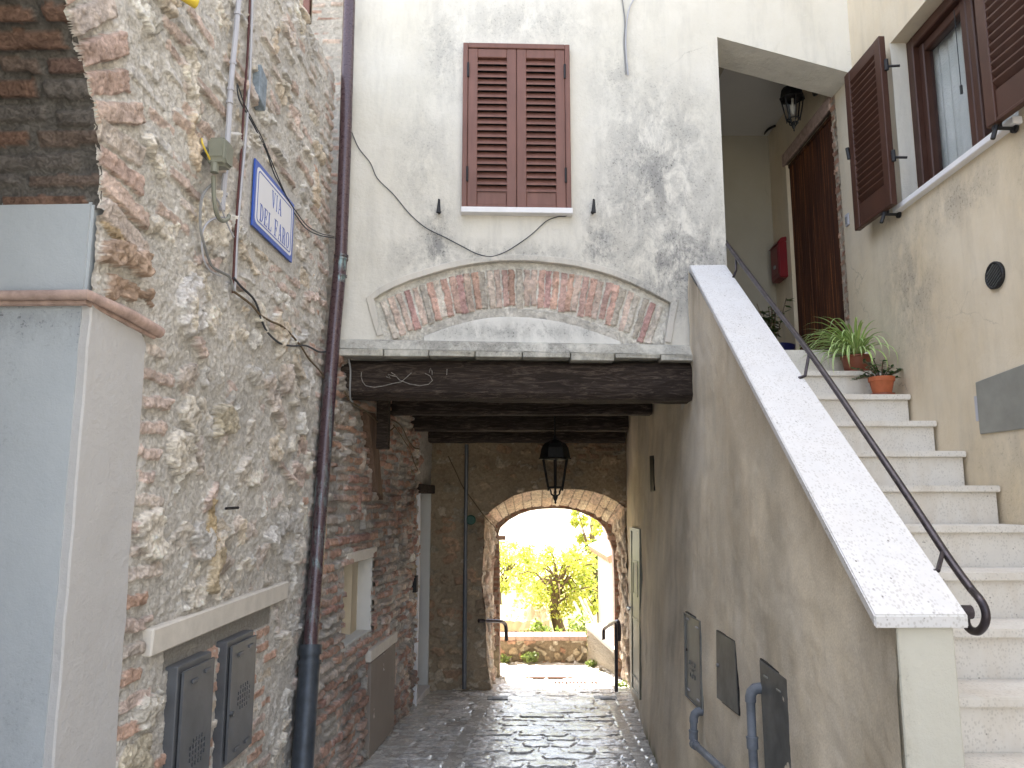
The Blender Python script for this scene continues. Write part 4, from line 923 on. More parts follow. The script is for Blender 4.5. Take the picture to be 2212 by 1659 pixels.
# ================================================================ PASSAGE: right-hand plaster wall and stair parapet
def xbase(y): return np.interp(y, [2.4, 3.2, 4.2, 5.0, 5.6, 6.6, 7.5, 8.4], [1.155, 1.125, 1.065, 1.02, .998, 1.075, 1.158, 1.225])
def xtop(y): return np.interp(y, [2.4, 5.0, 5.1, 6.6, 8.4], [1.155, 1.185, 1.185, 1.175, 1.23])
def xwall(y, z): t = np.clip((np.asarray(z)+1.95)/2.5, 0, 1); return xbase(y)*(1-t)+xtop(y)*t
def capz(y): return -.324+(1.57+.324)/(5.04-2.4)*(y-2.4)
def wallcolor(Y, Z):
    n = fbm(Y*1.7+3, Z*1.1+4, 5)-.5; st = fbm(Y*7+11, Z*.9+2, 5, .6)-.5; m = fbm(Y*5, Z*5, 5)-.5; bl = fbm(Y*3.1+40, Z*2.2, 5, .6)-.5
    c = np.array((.665, .595, .48))[None, None]*np.ones(Y.shape+(1,))
    c = c*(1+1.0*n[..., None]+.5*st[..., None]+.3*m[..., None])
    grey = np.clip(bl*5, 0, 1)[..., None]*.4; c = c*(1-grey)+np.array((.70, .65, .57))*grey
    warm = np.clip(-bl*4-.1, 0, 1)[..., None]*.5; c = c*(1-warm)+np.array((.60, .50, .37))*warm
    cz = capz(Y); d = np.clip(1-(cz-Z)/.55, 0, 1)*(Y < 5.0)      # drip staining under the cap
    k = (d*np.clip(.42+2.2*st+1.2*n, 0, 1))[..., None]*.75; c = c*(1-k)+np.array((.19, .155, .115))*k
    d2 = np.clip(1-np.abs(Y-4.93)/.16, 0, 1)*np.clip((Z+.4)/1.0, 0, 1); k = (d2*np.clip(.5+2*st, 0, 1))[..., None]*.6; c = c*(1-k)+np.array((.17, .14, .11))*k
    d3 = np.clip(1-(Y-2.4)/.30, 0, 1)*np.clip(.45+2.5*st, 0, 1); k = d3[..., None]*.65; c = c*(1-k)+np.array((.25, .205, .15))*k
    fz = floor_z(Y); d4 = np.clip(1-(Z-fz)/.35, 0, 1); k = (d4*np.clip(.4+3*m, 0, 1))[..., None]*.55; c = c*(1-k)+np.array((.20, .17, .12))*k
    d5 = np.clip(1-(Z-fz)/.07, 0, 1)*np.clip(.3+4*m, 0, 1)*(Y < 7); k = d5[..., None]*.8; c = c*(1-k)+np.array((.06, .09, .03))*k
    return c
def plaster_sheet(y0, y1, dy, ztop, nz, name, parent):
    r = Relief(y0, y1, 0, 1, dy, 1/nz, seed=41); Z = -2.02+(ztop(r.U)+2.02)*r.V
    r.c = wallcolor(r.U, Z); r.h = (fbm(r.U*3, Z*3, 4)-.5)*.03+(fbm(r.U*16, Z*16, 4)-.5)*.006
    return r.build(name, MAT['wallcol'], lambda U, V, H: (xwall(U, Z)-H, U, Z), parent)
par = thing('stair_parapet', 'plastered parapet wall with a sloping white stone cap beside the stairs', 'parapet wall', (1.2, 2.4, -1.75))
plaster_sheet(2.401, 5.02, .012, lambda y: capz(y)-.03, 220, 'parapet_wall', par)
PX = Frame((0, 2.4), (1, 0))
mb = MB(); zz = capz(2.4)-.041
mb.hexa([(1.158, 2.40, -2.0), (1.338, 2.40, -2.0), (1.338, 5.0, -2.0), (1.24, 5.0, -2.0), (1.158, 2.40, zz), (1.330, 2.40, zz), (1.40, 5.0, capz(5.0)-.045), (1.24, 5.0, capz(5.0)-.045)])
mb.build('pier', stucco('cream_pier_plaster', (.58, .565, .50), (.54, .525, .46), (.40, .38, .31), [((1.16, 2.4, -1.1), (.05, .3, .9), .8)], .9, .15), par, bev=.004)
cap_ = MB(); y0, y1 = 2.375, 5.06; yf = 5.06
def cp_(y, x, dz=0): return (x, y, capz(y)+dz)
xl = lambda y: 1.084+(1.206-1.084)*(y-2.4)/2.64; xr = lambda y: 1.364+(1.454-1.364)*(y-2.4)/2.64
cap_.hexa([cp_(y0, xl(y0), -.040), cp_(y0, xr(y0), -.040), cp_(5.06, xr(5.06), -.045), cp_(5.06, xl(5.06), -.045), cp_(y0, xl(y0)), cp_(y0, xr(y0)), cp_(5.06, xr(5.06)), cp_(5.06, xl(5.06))])
cap_.build('stone_cap', MAT['trav'], par, bev=.004, seg=2)
# stairs
N0Y, N0Z, RUN, RISE = 2.794, -.680, .259, .187
st = thing('staircase', 'flight of white speckled stone steps climbing to the porch', 'staircase', (1.9, 2.0, -1.75))
mats = MAT['step']
for k in range(-5, 10):
    y, z = N0Y+k*RUN, N0Z+k*RISE; xl_ = 1.30 if k < 8 else 1.38
    mb = MB(); mb.box((xl_, y-.0, z-.033), (2.412 if k < 9 else 2.30, y+RUN+.03, z)); ob = mb
    ob = mb.build('step', mats, st, bev=.004, seg=2)
    MB().box((xl_, y+.028, z-RISE-.002), (2.405, y+RUN+.03, z-.0335)).build('riser', mats, ob, bev=.001)
# handrail
def rp(x, y, X=1.47): rr = ray(x, y); return tuple(rr*X/rr[0])
hr = thing('handrail', 'dark iron stair handrail ending in a scroll beside the stone cap', 'handrail', (1.47, 2.4, -.3))
A = Vector(rp(1566, 521)); B = Vector(rp(2103, 1262)); B2 = Vector(rp(2118, 1290)); r0 = .028
B = Vector(rp(2100, 1275)); pts = spline([rp(*q) for q in ((1566, 521), (1655, 640), (1752, 766), (1902, 984), (1980, 1100), (2041, 1193), (2076, 1243))], 4)
dirn = (B-A).normalized()
mb = MB(); mb.tube(pts+[B], .0135, 10)
e = B; sc_pts = [tuple(B)]
for (x, y) in ((2116, 1294), (2126, 1312), (2130, 1332), (2125, 1352), (2112, 1364), (2096, 1360), (2087, 1346), (2086, 1328)):
    sc_pts.append(rp(x, y, 1.455))
mb.tube(spline(sc_pts, 4), .0130, 10)
mb.build('rail', MAT['rail'], hr, True)
q = Vector(rp(2094, 1322, 1.42)); MB().tube([(1.355, q.y, q.z), (1.425, q.y, q.z)], .021, 16).build('end_disc', MAT['rail'], hr, True)
for (a, b) in (((2037, 1190), (2026, 1232)), ((1748, 762), (1739, 812)), ((1590, 556), (1590, 585))):
    P_ = Vector(rp(a[0], a[1])); Q_ = Vector((xr(P_.y)-.01, P_.y-.02, capz(P_.y)-.02)); hh = Vector(rp(b[0], b[1], xr(P_.y)))
    MB().tube([P_, hh, Q_ if hh.z > Q_.z else hh+Vector((-.03, 0, -.01))], .008, 8).build('post', MAT['rail'], hr, True)

# ---- pots and plants
def colored_strips(name, strips, mat, parent):   # strips: list of (rows [(left, mid, right)...], edge colour, mid colour)
    V_, F_, C_ = [], [], []
    for rows, ce, cm in strips:
        b = len(V_)
        for (l, m_, rr) in rows:
            V_ += [l, m_, rr]; C_ += [ce, cm, ce]
        for i in range(len(rows)-1):
            k = b+i*3; F_ += [(k, k+1, k+4, k+3), (k+1, k+2, k+5, k+4)]
    me = bpy.data.meshes.new(name); me.from_pydata(V_, [], F_); at = me.color_attributes.new('Col', 'FLOAT_COLOR', 'POINT')
    at.data.foreach_set('color', np.array([tuple(c)+(1,) for c in C_], np.float32).ravel())
    for p in me.polygons: p.use_smooth = True
    return link(name, me, mat, parent)
def pot(t, c, r, h, mat, rim=True):
    prof = [(r*.70, 0), (r*.98, h*.74), (r*1.0, h*.76), (r*1.07, h*.765), (r*1.10, h*.99), (r*1.07, h), (r*.98, h), (r*.96, h*.88), (.001, h*.87)] if rim else [(r*.66, 0), (r*.85, h*.25), (r*.98, h*.86), (r*1.06, h*.9), (r*1.06, h), (r*.97, h), (r*.95, h*.88), (.001, h*.87)]
    MB().lathe(prof, c, 28).build('pot', MAT[mat], t, True)
    MB().lathe([(r*.93, h*.86), (r*.5, h*.89), (.002, h*.9)], c, 20).build('soil', MAT['soil'], t, True)
    MB().lathe([(r*.75, -.0), (r*1.0, .004), (r*1.02, .016), (r*.97, .016), (r*.9, .008), (.001, .006)], (c[0], c[1], c[2]-.001), 24).build('saucer', MAT['terradark'], t, True)
tz = N0Z+8*RISE; py_ = N0Y+8*RUN+.13
rr = ray(1851, 797); c = rr*(py_/rr[1]); c = (float(c[0]), py_, tz+.003)
t = thing('spider_plant', 'spider plant with striped arching leaves in a brown pot on an upper step', 'potted plant', c)
pot(t, c, .092, .115, 'terradark', False)
rc = random.Random(12); strips = []
for k in range(210):
    a = rc.uniform(0, 2*math.pi); L_ = rc.uniform(.20, .50); el = rc.uniform(.35, 1.45); w = rc.uniform(.0055, .010); dr = rc.uniform(.9, 1.9)
    rows = []; x = z = 0; n = 9; p = Vector((c[0]+.03*math.cos(a), c[1]+.03*math.sin(a), c[2]+.10)); an = el
    for i in range(n+1):
        ww = w*(1-(i/n)**2.2)*(.75+.5*min(i/3, 1)); sd = Vector((-math.sin(a), math.cos(a), 0))*ww
        rows.append((tuple(p-sd+Vector((0, 0, ww*.5))), tuple(p), tuple(p+sd+Vector((0, 0, ww*.5)))))
        st_ = L_/n; p = p+Vector((math.cos(a)*math.cos(an), math.sin(a)*math.cos(an), math.sin(an)))*st_; an -= dr*2.0/n*(i/n+.35)
    if max(q[1][0] for q in rows) > 2.40: continue
    g = rc.uniform(.8, 1.2); strips.append((rows, (.62*g, .68*g, .36*g), (.17*g, .34*g, .07*g)) if rc.random() < .7 else (rows, (.24*g, .42*g, .09*g), (.50*g, .60*g, .24*g)))
colored_strips('leaves', strips, MAT['striped'], t)
tz = N0Z+7*RISE; py_ = N0Y+7*RUN+.11; rr = ray(1906, 849); c = rr*(py_/rr[1]); c = (float(c[0]), py_, tz+.003)
t = thing('jade_plant', 'small succulent with rounded dark leaves in an orange terracotta pot', 'potted plant', c)
pot(t, c, .071, .118, 'terra')
rc = random.Random(5); lf_, stm = MB(), MB()
for k in range(17):
    a = rc.uniform(0, 2*math.pi); L_ = rc.uniform(.06, .17); el = rc.uniform(.25, 1.4); p = Vector((c[0]+.02*math.cos(a), c[1]+.02*math.sin(a), c[2]+.105)); path = [p.copy()]
    for i in range(6):
        p = p+Vector((math.cos(a)*math.cos(el), math.sin(a)*math.cos(el), math.sin(el)))*L_/6; el -= .1; path.append(p.copy())
        if i > 0:
            for s_ in range(4):
                b = rc.uniform(0, 6.3); d = Vector((math.cos(b), math.sin(b), rc.uniform(-.1, .7))).normalized(); wv = d.cross(Vector((0, 0, 1))).normalized(); ll = rc.uniform(.016, .026); w_ = ll*.42
                nrm = d.cross(wv)*.003
                lf_.add([tuple(p), tuple(p+d*ll*.35+wv*w_*.8), tuple(p+d*ll*.8+wv*w_), tuple(p+d*ll*1.1), tuple(p+d*ll*.8-wv*w_), tuple(p+d*ll*.35-wv*w_*.8)], [(0, 1, 2, 3, 4, 5)])
    stm.tube(path, .0035, 5)
lf_.build('leaves', MAT['leafjade'], t); stm.build('stems', MAT['bark'], t)
# plant in the porch corner behind the parapet
c = (1.80, 5.95, 1.0); rr = ray(1668, 720); c = rr*(5.95/rr[1]); c = (float(c[0]), 5.95, .86)
t = thing('porch_plant', 'dark leafy plant in a blue pot half hidden behind the parapet cap', 'potted plant', c)
MB().lathe([(.10, 0), (.16, .30), (.17, .33), (.15, .33), (.14, .29), (.001, .28)], c, 20).build('pot', MAT['bluepot'], t, True)
rc = random.Random(9); lf_, stm = MB(), MB()
for k in range(12):
    a = rc.uniform(0, 6.3); top = Vector((c[0]+rc.uniform(-.13, .13), c[1]+rc.uniform(-.15, .15), c[2]+rc.uniform(.42, .70))); p0_ = Vector((c[0], c[1], c[2]+.28)); stm.tube([p0_, top], .004, 5)
    for i in range(12):
        p = p0_+(top-p0_)*rc.uniform(.35, 1); b = rc.uniform(0, 6.3); d = Vector((math.cos(b), math.sin(b), rc.uniform(-.5, .4))).normalized(); wv = d.cross(Vector((0, 0, 1))).normalized(); ll = rc.uniform(.05, .08); w_ = ll*.28
        lf_.add([tuple(p), tuple(p+d*ll*.4+wv*w_), tuple(p+d*ll), tuple(p+d*ll*.4-wv*w_)], [(0, 1, 2, 3)])
lf_.build('leaves', MAT['leafdark'], t); stm.build('stems', MAT['bark'], t)

# ---- metal panels and plastic pipes on the parapet / passage wall
def wall_hit(x, y, off=0.):
    rr = ray(x, y); lo, hi = 2.0, 8.6
    for _ in range(50):
        m_ = (lo+hi)/2; p = rr*m_/rr[1]
        if p[0] > 0 and p[0] < xwall(p[1], p[2])-off: lo = m_
        else: hi = m_
    return Vector(rr*lo/rr[1])
def wpanel(q, name, mat, lab, off=.012, extra=None, group=None, cat='metal panel'):
    P_ = [wall_hit(x, y, off) for x, y in q]; ctr = sum(P_, Vector())/4; n_ = (P_[1]-P_[0]).cross(P_[3]-P_[0]).normalized()
    if n_.x > 0: n_ = -n_
    t = thing(name, lab, cat, tuple(ctr), group)
    B_ = [p-n_*.05 for p in P_]
    if name == 'hatch_panel':
        E_ = [ctr+(p-ctr)*1.03 for p in P_]; MB().hexa([tuple(v) for v in [p-n_*.04 for p in (E_[3], E_[2], E_[1], E_[0])]]+[tuple(v) for v in [p-n_*(off*.75) for p in (E_[3], E_[2], E_[1], E_[0])]]).build('shadow_gap', MAT['ironblack'], t)
    mb = MB().hexa([tuple(v) for v in (B_[3], B_[2], P_[2], P_[3], B_[0], B_[1], P_[1], P_[0])]); mb.build('cover', MAT[mat], t, bev=.002)
    def on(a, b, o=0.): return (P_[0]*(1-a)+P_[1]*a)*(1-b)+(P_[3]*(1-a)+P_[2]*a)*b+n_*o
    if extra: extra(t, on, n_)
    return t
def ribs(t, on, n_, spots, mat='galv'):
    for a, b in spots:
        q = [on(a-.07, b-.010, 0), on(a+.07, b-.010, 0), on(a+.07, b+.010, 0), on(a-.07, b+.010, 0)]
        MB().hexa([tuple(v) for v in q]+[tuple(v+n_*.006) for v in q]).build('hinge', MAT[mat], t, bev=.001)
def ex1(t, on, n_):
    ribs(t, on, n_, ((.2, .06), (.78, .10), (.2, .90), (.8, .92)), 'conduit')
    m = MB()
    for (a0, b0, a1, b1) in ((0, 0, 1, .012), (0, .988, 1, 1), (0, .012, .05, .988), (.95, .012, 1, .988)):
        q = [on(a0, b0, 0), on(a1, b0, 0), on(a1, b1, 0), on(a0, b1, 0)]; m.hexa([tuple(v) for v in q]+[tuple(v+n_*.008) for v in q])
    m.build('rim', MAT['panelgrey'], t)
    MB().tube([on(.12, .44, 0), on(.12, .44, .008)], .008, 8).build('lock', MAT['ironblack'], t, True)
    for b0, pts in ((.54, [(.30, .0), (.30, .045), (.62, .045), (.62, .0), (.47, .0), (.47, .02)]), (.61, [(.62, .0), (.30, .022), (.40, .030), (.50, .037), (.50, .008), (.50, .037), (.62, .045)]), (.68, [(.33, .0), (.33, .045), (.47, .045), (.47, .0), (.62, .0), (.62, .045)])):
        g = MB(); g.tube([on(p[0], b0+p[1], .002) for p in pts], .0028, 4); g.build('embossed_letter', MAT['panelgrey'], t)
def ex2(t, on, n_): MB().tube([on(.10, .50, 0), on(.10, .50, .010)], .011, 10).build('lock', MAT['galv'], t, True)
def ex3(t, on, n_):
    ribs(t, on, n_, ((.25, .12), (.72, .17)), 'panelzinc')
zp = lambda a, b: zc(a, b, 2650, 2400, 2.468)
GP = 'metal hatch panels in the plastered passage wall'
wpanel([zp(218, 122), zp(378, 208), zp(392, 1098), zp(232, 940)], 'hatch_panel', 'panelzinc', 'narrow olive grey hatch panel with embossed letters, nearest the passage door', .008, ex1, GP)
wpanel([zp(528, 305), zp(708, 412), zp(745, 1130), zp(535, 965)], 'hatch_panel', 'panelgrey', 'plain dark grey hatch panel with a small round lock, middle one of the wall', .004, ex2, GP)
wpanel([zp(955, 590), zp(1222, 785), zp(1275, 1780), zp(1010, 1660)], 'hatch_panel', 'panelgrey', 'tallest dark grey hatch panel beside the vertical grey pipe', .006, ex3, GP)
def wpipe(q, rad, name, lab, offs_, elbow, collars):
    P_ = [wall_hit(x, y, o) for (x, y), o in zip(q, offs_)]
    t = thing(name, lab, 'pipe', tuple(P_[-1]))
    MB().tube(P_, rad, 14).build('pipe', MAT['pvc'], t, True)
    a = P_[0]; w_ = Vector((.06, 0, 0)); e_ = [tuple(a+Vector((0, 0, -.02))), tuple(a+Vector((0, 0, .0))), tuple(a+Vector((.006, 0, .022))), tuple(a+Vector((.022, 0, .036))), tuple(a+Vector((.05, 0, .040))), tuple(a+Vector((.11, 0, .040)))]
    MB().tube(e_, rad*1.22, 14).build('elbow', MAT['pvc'], t, True)
    for i, f in collars:
        p = P_[i]+(P_[i+1]-P_[i])*f; d = (P_[i+1]-P_[i]).normalized(); MB().tube([p-d*.022, p+d*.022], rad*1.25, 14).tube([p-d*.028, p-d*.020], rad*1.36, 14).build('collar', MAT['pvc'], t, True)
wpipe([zp(308, 1170), zp(305, 1385), zp(318, 1425), zp(620, 1700)], .020, 'waste_pipe', 'grey plastic pipe that leaves the wall under the first hatch and slants down', (.05, .05, .05, .06), True, ((0, .78), (2, .02)))
wpipe([zp(868, 960), zp(888, 1430), zp(905, 1700)], .020, 'waste_pipe', 'scuffed vertical grey plastic pipe beside the tallest hatch panel', (.05, .05, .05), True, ((0, .97),))
# slot vent and wooden door in the passage wall
wpanel([(1403, 985), (1411, 984), (1413, 1060), (1405, 1062)], 'slot_vent', 'ironblack', 'narrow dark upright slot high in the passage wall', .004, None, None, 'vent slot')
def exd(t, on, n_):
    m = MB()
    for (a0, b0, a1, b1) in ((0, 0, 1, .02), (0, .98, 1, 1), (0, .02, .12, .98), (.90, .02, 1, .98), (.25, .20, .8, .215), (.25, .40, .8, .415), (.25, .215, .33, .40), (.74, .215, .8, .40), (.2, .55, .82, .56), (.2, .9, .82, .91)):
        q = [on(a0, b0, 0), on(a1, b0, 0), on(a1, b1, 0), on(a0, b1, 0)]; m.hexa([tuple(v) for v in q]+[tuple(v+n_*.012) for v in q])
    m.build('door_frame', MAT['olive'], t)
    q = [on(.33, .215, 0), on(.74, .215, 0), on(.74, .40, 0), on(.33, .40, 0)]; MB().hexa([tuple(v) for v in q]+[tuple(v+n_*.004) for v in q]).build('frosted_pane', MAT['stone_lintel'], t)
    MB().tube([on(.06, .50, .0), on(.06, .50, .045), on(.3, .505, .045)], .009, 8).build('handle', MAT['galv'], t, True)
wpanel([(1363.5, 1139), (1384, 1143), (1384, 1512), (1366, 1488)], 'passage_door', 'olive', 'old panelled wooden door with frosted pane at the far end of the plaster wall', .006, exd, None, 'door')

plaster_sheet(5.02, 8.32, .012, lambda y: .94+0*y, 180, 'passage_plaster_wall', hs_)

MAT['hatch'] = stucco('grey_brown_hatch', (.27, .235, .20), (.24, .20, .17), (.17, .15, .13), [], .5, .3)
MAT['board'] = oldwood('brown_old_board', (.15, .095, .065), (.24, .16, .12), (2, 2, .15))
# ---- left brick wall of the passage with niche, low hatch and doorway
def pin(U, V, poly):
    ins = np.zeros(U.shape, bool); n = len(poly)
    for i in range(n):
        (x0, y0), (x1, y1) = poly[i], poly[(i+1) % n]
        c = ((y0 > V) != (y1 > V)); ins ^= c & (U < (x1-x0)*(V-y0)/(y1-y0+1e-12)+x0)
    return ins
pw = thing('passage_brick_wall', 'old brick wall with a white plastered niche along the left of the passage', 'wall', (-1.1, 6.2, -1.9))
r = Relief(4.46, 8.30, -2.08, .95, .0075, .0062, (.30, .27, .24), seed=6)
BP = [(.46, .30, .245), (.50, .36, .30), (.46, .36, .31), (.52, .45, .40), (.52, .34, .26), (.42, .26, .22), (.50, .47, .43), (.58, .49, .42), (.49, .32, .26)]
r.courses(4.46, 7.2, -2.08, .95, .23, .056, .013, BP, (-.004, .026), .005, .02, 0, .0, .011)
r.rubble(7.12, 7.62, -2.08, .95, .13, .06, BP+[CREAM, GREY, (.40, .33, .24)], (-.002, .03), .95, .5, .02)
r.rubble(4.9, 5.35, .3, .9, .16, .10, [(.36, .32, .28), (.33, .22, .17), (.30, .27, .24)], (.02, .05), .8, .3, .02)
for k in range(26): r.stamp(r.rnd.uniform(5.3, 7.1), r.rnd.uniform(-1.8, .5), .028, r.rnd.uniform(.05, .09), r.rnd.gauss(0, .08), r.rnd.uniform(.015, .03), r.rnd.choice(BP+[GREY]), .2, .01, .012)
r.mortar(-.010, .011, (.46, .44, .42))
bl = fbm(r.U*2.2+7, r.V*2.2, 4); r.c = r.c*(1-.35*np.clip((bl-.5)*4, 0, 1)[..., None])
n_ = [PLW.px(750, 1221), PLW.px(810, 1200), PLW.px(797, 1359), PLW.px(737, 1410)]
nu0, nu1 = (n_[0][0]+n_[3][0])/2, (n_[1][0]+n_[2][0])/2; nz0, nz1 = (n_[2][1]+n_[3][1])/2, (n_[0][1]+n_[1][1])/2
edge = .012*np.round((fbm(r.V*16, r.U*0, 2)-.5)*3)
r.hole = ((r.U > nu0-edge) & (r.U < nu1+edge*.6) & (r.V > nz0) & (r.V < nz1)) | ((r.U > 7.60) & (r.V < PLW.px(915, 1066)[1])) | (r.U < 4.86-.155*(.9-r.V))
r.build('brick_wall', MAT['masonry'], fr_fn(PLW), pw)
mb = MB(PLW)
for (a, b) in (((nu0-.05, -.30, nz0-.05), (nu1+.05, -.27, nz1+.05)), ((nu0-.05, -.27, nz0-.05), (nu0-.018, -.012, nz1+.05)), ((nu1+.008, -.27, nz0-.05), (nu1+.05, -.006, nz1+.05)), ((nu0-.018, -.27, nz0-.05), (nu1+.008, -.008, nz0+.004)), ((nu0-.018, -.27, nz1-.004), (nu1+.008, -.01, nz1+.05))): mb.box(a, b)
mb.build('niche', MAT['white'], pw)
MB(PLW).box((nu0-.03, -.06, nz1+.002), (nu1+.03, .022, nz1+.075)).build('niche_lintel', MAT['stone_lintel'], pw, bev=.006)
a, b = PLW.px(797, 1425, .02), PLW.px(854, 1368, .02); hz = (a[1]+b[1])/2
MB(PLW).box((a[0], -.03, hz-.045), (b[0]+.02, .035, hz+.04)).build('hatch_lintel', MAT['stone_lintel'], pw, bev=.006)
MB(PLW).box((a[0]+.03, -.03, hz-.72), (b[0]-.02, .030, hz-.05)).build('hatch_cover', MAT['hatch'], pw, bev=.004)
dz = PLW.px(915, 1066)[1]
mb = MB(PLW); mb.box((7.56, -.12, -2.05), (7.60, .022, dz)); mb.build('door_post', MAT['marble'], pw, bev=.003)
mb = MB(); mb.box((-1.5, 8.235, -2.05), (-.862, 8.30, dz)); mb.box((-1.5, 7.4, -2.05), (-1.28, 8.24, dz)); mb.build('doorway_reveal', MAT['white'], pw)
MB(PLW).box((7.50, -.25, dz), (8.29, .035, dz+.09)).build('door_lintel', MAT['beam'], pw, bev=.006)
z_ = floor_z(8)+.055; MB(PLW).box((7.60, -.4, -2.05), (8.235, .02, z_)).build('door_sill', MAT['marble'], pw, bev=.004)
MB(PLW).box((7.62, -.30, z_), (8.2, -.26, dz)).build('door', MAT['shutter2'], pw)
u_, z_ = PLW.px(899, 1262, .03); tag(MB(PLW).box((u_-.05, .0, z_-.07), (u_+.02, .045, z_+.08)).build('doorbell_box', MAT['ironblack'], None, bev=.003), 'small black box on the wall beside the passage doorway', 'box')
mb = MB(); mb.box((-3, 5.04, -2.1), (-1.42, 9.0, .93)); mb.build('leak_block', MAT['pink'], hs_)  # unseen box added to stop outside light leaking into the passage
bdp = [PLW.px(*q, .0) for q in ((782, 890), (799, 893), (816, 1080), (803, 1062))]
tag(MB(PLW).plate(bdp, [], .045, -.02).build('wooden_board', MAT['board'], None, bev=.003), 'weathered wooden board leaning in the upper part of the passage brick wall', 'board')

# ---- lintel beam and ceiling beams
def wood_beam(x0, x1, y0, y1, z0, z1, lab, seed, dzr=0., group=None, mat='beam', amp=.009):
    R = random.Random(seed); n = 90; vs, fs = [], []; m = 20
    sec = []
    for k in range(m):
        a = 2*math.pi*k/m; cx, cz = math.cos(a), math.sin(a); s_ = 1/max(abs(cx), abs(cz)); s_ = min(s_, 1.38); sec.append((cx*s_, cz*s_))
    for i in range(n+1):
        x = x0+(x1-x0)*i/n; dz_ = dzr*i/n
        for k, (a, b) in enumerate(sec):
            w = float(fbm(np.array(x*2.2+seed*9), np.array(k*.7+seed), 4)-.5)*amp*2+float(fbm(np.array(x*9.+seed), np.array(k*3.1), 3)-.5)*amp*.6
            vs.append((x, (y0+y1)/2+(y1-y0)/2*a+w*a, (z0+z1)/2+(z1-z0)/2*b+w*b+dz_+x*TH*0))
    for i in range(n):
        for k in range(m): k2 = (k+1) % m; fs.append((i*m+k, i*m+k2, (i+1)*m+k2, (i+1)*m+k))
    fs.append(tuple(range(m-1, -1, -1))); fs.append(tuple(n*m+k for k in range(m)))
    mb = MB(); mb.add(vs, fs); o = mb.build('wooden_beam', MAT[mat], None, True)
    return tag(o, lab, 'beam', group)
G = 'dark wooden beams across the passage'
wood_beam(-1.13, 1.20, 5.0, 5.26, .665, .918, 'massive weathered oak lintel beam over the passage mouth, with chalk scribbles', 3, -.020, G)
b2 = atY(1100, 897, 6.45)[2]; wood_beam(-1.06, 1.17, 6.36, 6.54, b2, b2+.19, 'second dark beam across the passage, just behind the lintel beam', 5, -.0, G, amp=.008)
b3 = atY(1100, 931, 7.3)[2]; wood_beam(-.98, 1.10, 7.22, 7.38, b3, b3+.2, 'third dark beam across the passage ceiling', 7, 0, G, amp=.008)
b4 = atY(1100, 956, 8.12)[2]; wood_beam(-.93, 1.19, 8.05, 8.20, b4, b4+.2, 'farthest dark beam, right against the arched end wall', 9, 0, G, amp=.008)
mb = MB()
for k in range(18): mb.box((-1.3+k*.155, 5.26, .885), (-1.3+k*.155+.150, 8.32, .925))
tag(mb.build('ceiling_boards', MAT['beam']), 'dark ceiling boards lying on the passage beams', 'ceiling')
# chalk scribble on the lintel beam
def cb(zx, zy): h = hit(*zc(zx, zy, 1300, 900, 1.475), (0, 4.988, 0), (0, 1, 0)); return tuple(h)
ck = MB()
for line in ([(215, 868), (213, 895), (222, 925), (240, 948), (290, 958), (340, 950), (400, 935), (450, 925), (480, 900), (510, 872)], [(362, 895), (385, 905), (372, 880), (400, 890), (420, 893), (440, 915), (500, 938), (560, 948), (610, 940), (634, 918), (620, 890), (590, 875)],
             [(615, 870), (622, 845), (632, 862), (632, 885)], [(720, 850), (718, 885)], [(390, 870), (415, 885)]):
    ck.tube([cb(*q) for q in line], .0022, 4)
tag(ck.build('chalk_scribble', simple('worn_chalk', (.30, .28, .26), .95, 0, .5, 60, 0)), 'faint white chalk scribble scratched on the lintel beam', 'scribble')
tag(MB().box((-1.02, 5.75, atY(828, 970, 5.8)[2]), (-.93, 5.86, .9)).build('beam_bracket', MAT['beam'], None, bev=.004), 'short dark upright timber under the ceiling at the left brick wall', 'bracket')

# ---- end wall with its splayed arch
ew = thing('arched_end_wall', 'dark rubble stone wall with a splayed brick arch at the passage end', 'wall', (.4, 8.6, -1.95))
z1_ = lambda a, b: zc(a, b, 1880, 1900, 3.253)
Oarc = [z1_(*q) for q in ((190, 540), (300, 440), (430, 350), (570, 268), (720, 222), (880, 196), (1100, 184), (1300, 183), (1450, 190), (1600, 215), (1750, 262), (1880, 328), (2012, 410))]
Sarc = [z1_(*q) for q in ((335, 655), (400, 580), (490, 515), (600, 462), (740, 425), (880, 402), (1060, 395), (1200, 400), (1340, 417), (1480, 455), (1620, 512), (1740, 575), (1842, 650))]
Garc = [z1_(*q) for q in ((372, 760), (400, 685), (500, 592), (640, 512), (790, 462), (940, 443), (1090, 438), (1240, 442), (1390, 466), (1540, 525), (1670, 598), (1755, 690), (1800, 790))]
O_ = [AW.px(x, y) for x, y in [(1062, 1494), (1051, 1420), (1050, 1330), (1040, 1260), (1045, 1190)]+Oarc+[(1353, 1190), (1356, 1260), (1360, 1330), (1363, 1420), (1366, 1494)]]
RF9 = Frame((0, 9.0), (1, 0))
S_ = [RF9.px(x, y) for x, y in [(1069, 1468), (1068, 1400), (1066, 1330), (1067, 1260), (1069, 1190)]+Sarc+[(1334, 1190), (1337, 1260), (1339, 1330), (1341, 1400), (1343, 1468)]]
G_ = [RF9.px(x, y) for x, y in [(1080, 1468), (1080, 1400), (1080, 1330), (1080, 1260), (1079, 1190)]+Garc+[(1325, 1190), (1327, 1260), (1328, 1330), (1329, 1400), (1330, 1468)]]
r = Relief(-.98, 1.34, -2.05, .92, .0085, .0085, (.26, .235, .20), seed=17)
keep = lambda x, z: True
r.rubble(-.98, 1.34, -2.0, .92, .19, .105, [(.42, .32, .22), (.35, .265, .185), (.42, .285, .19), (.34, .29, .22), (.50, .42, .32), (.36, .24, .16)], (-.002, .026), .95, .25, .024)
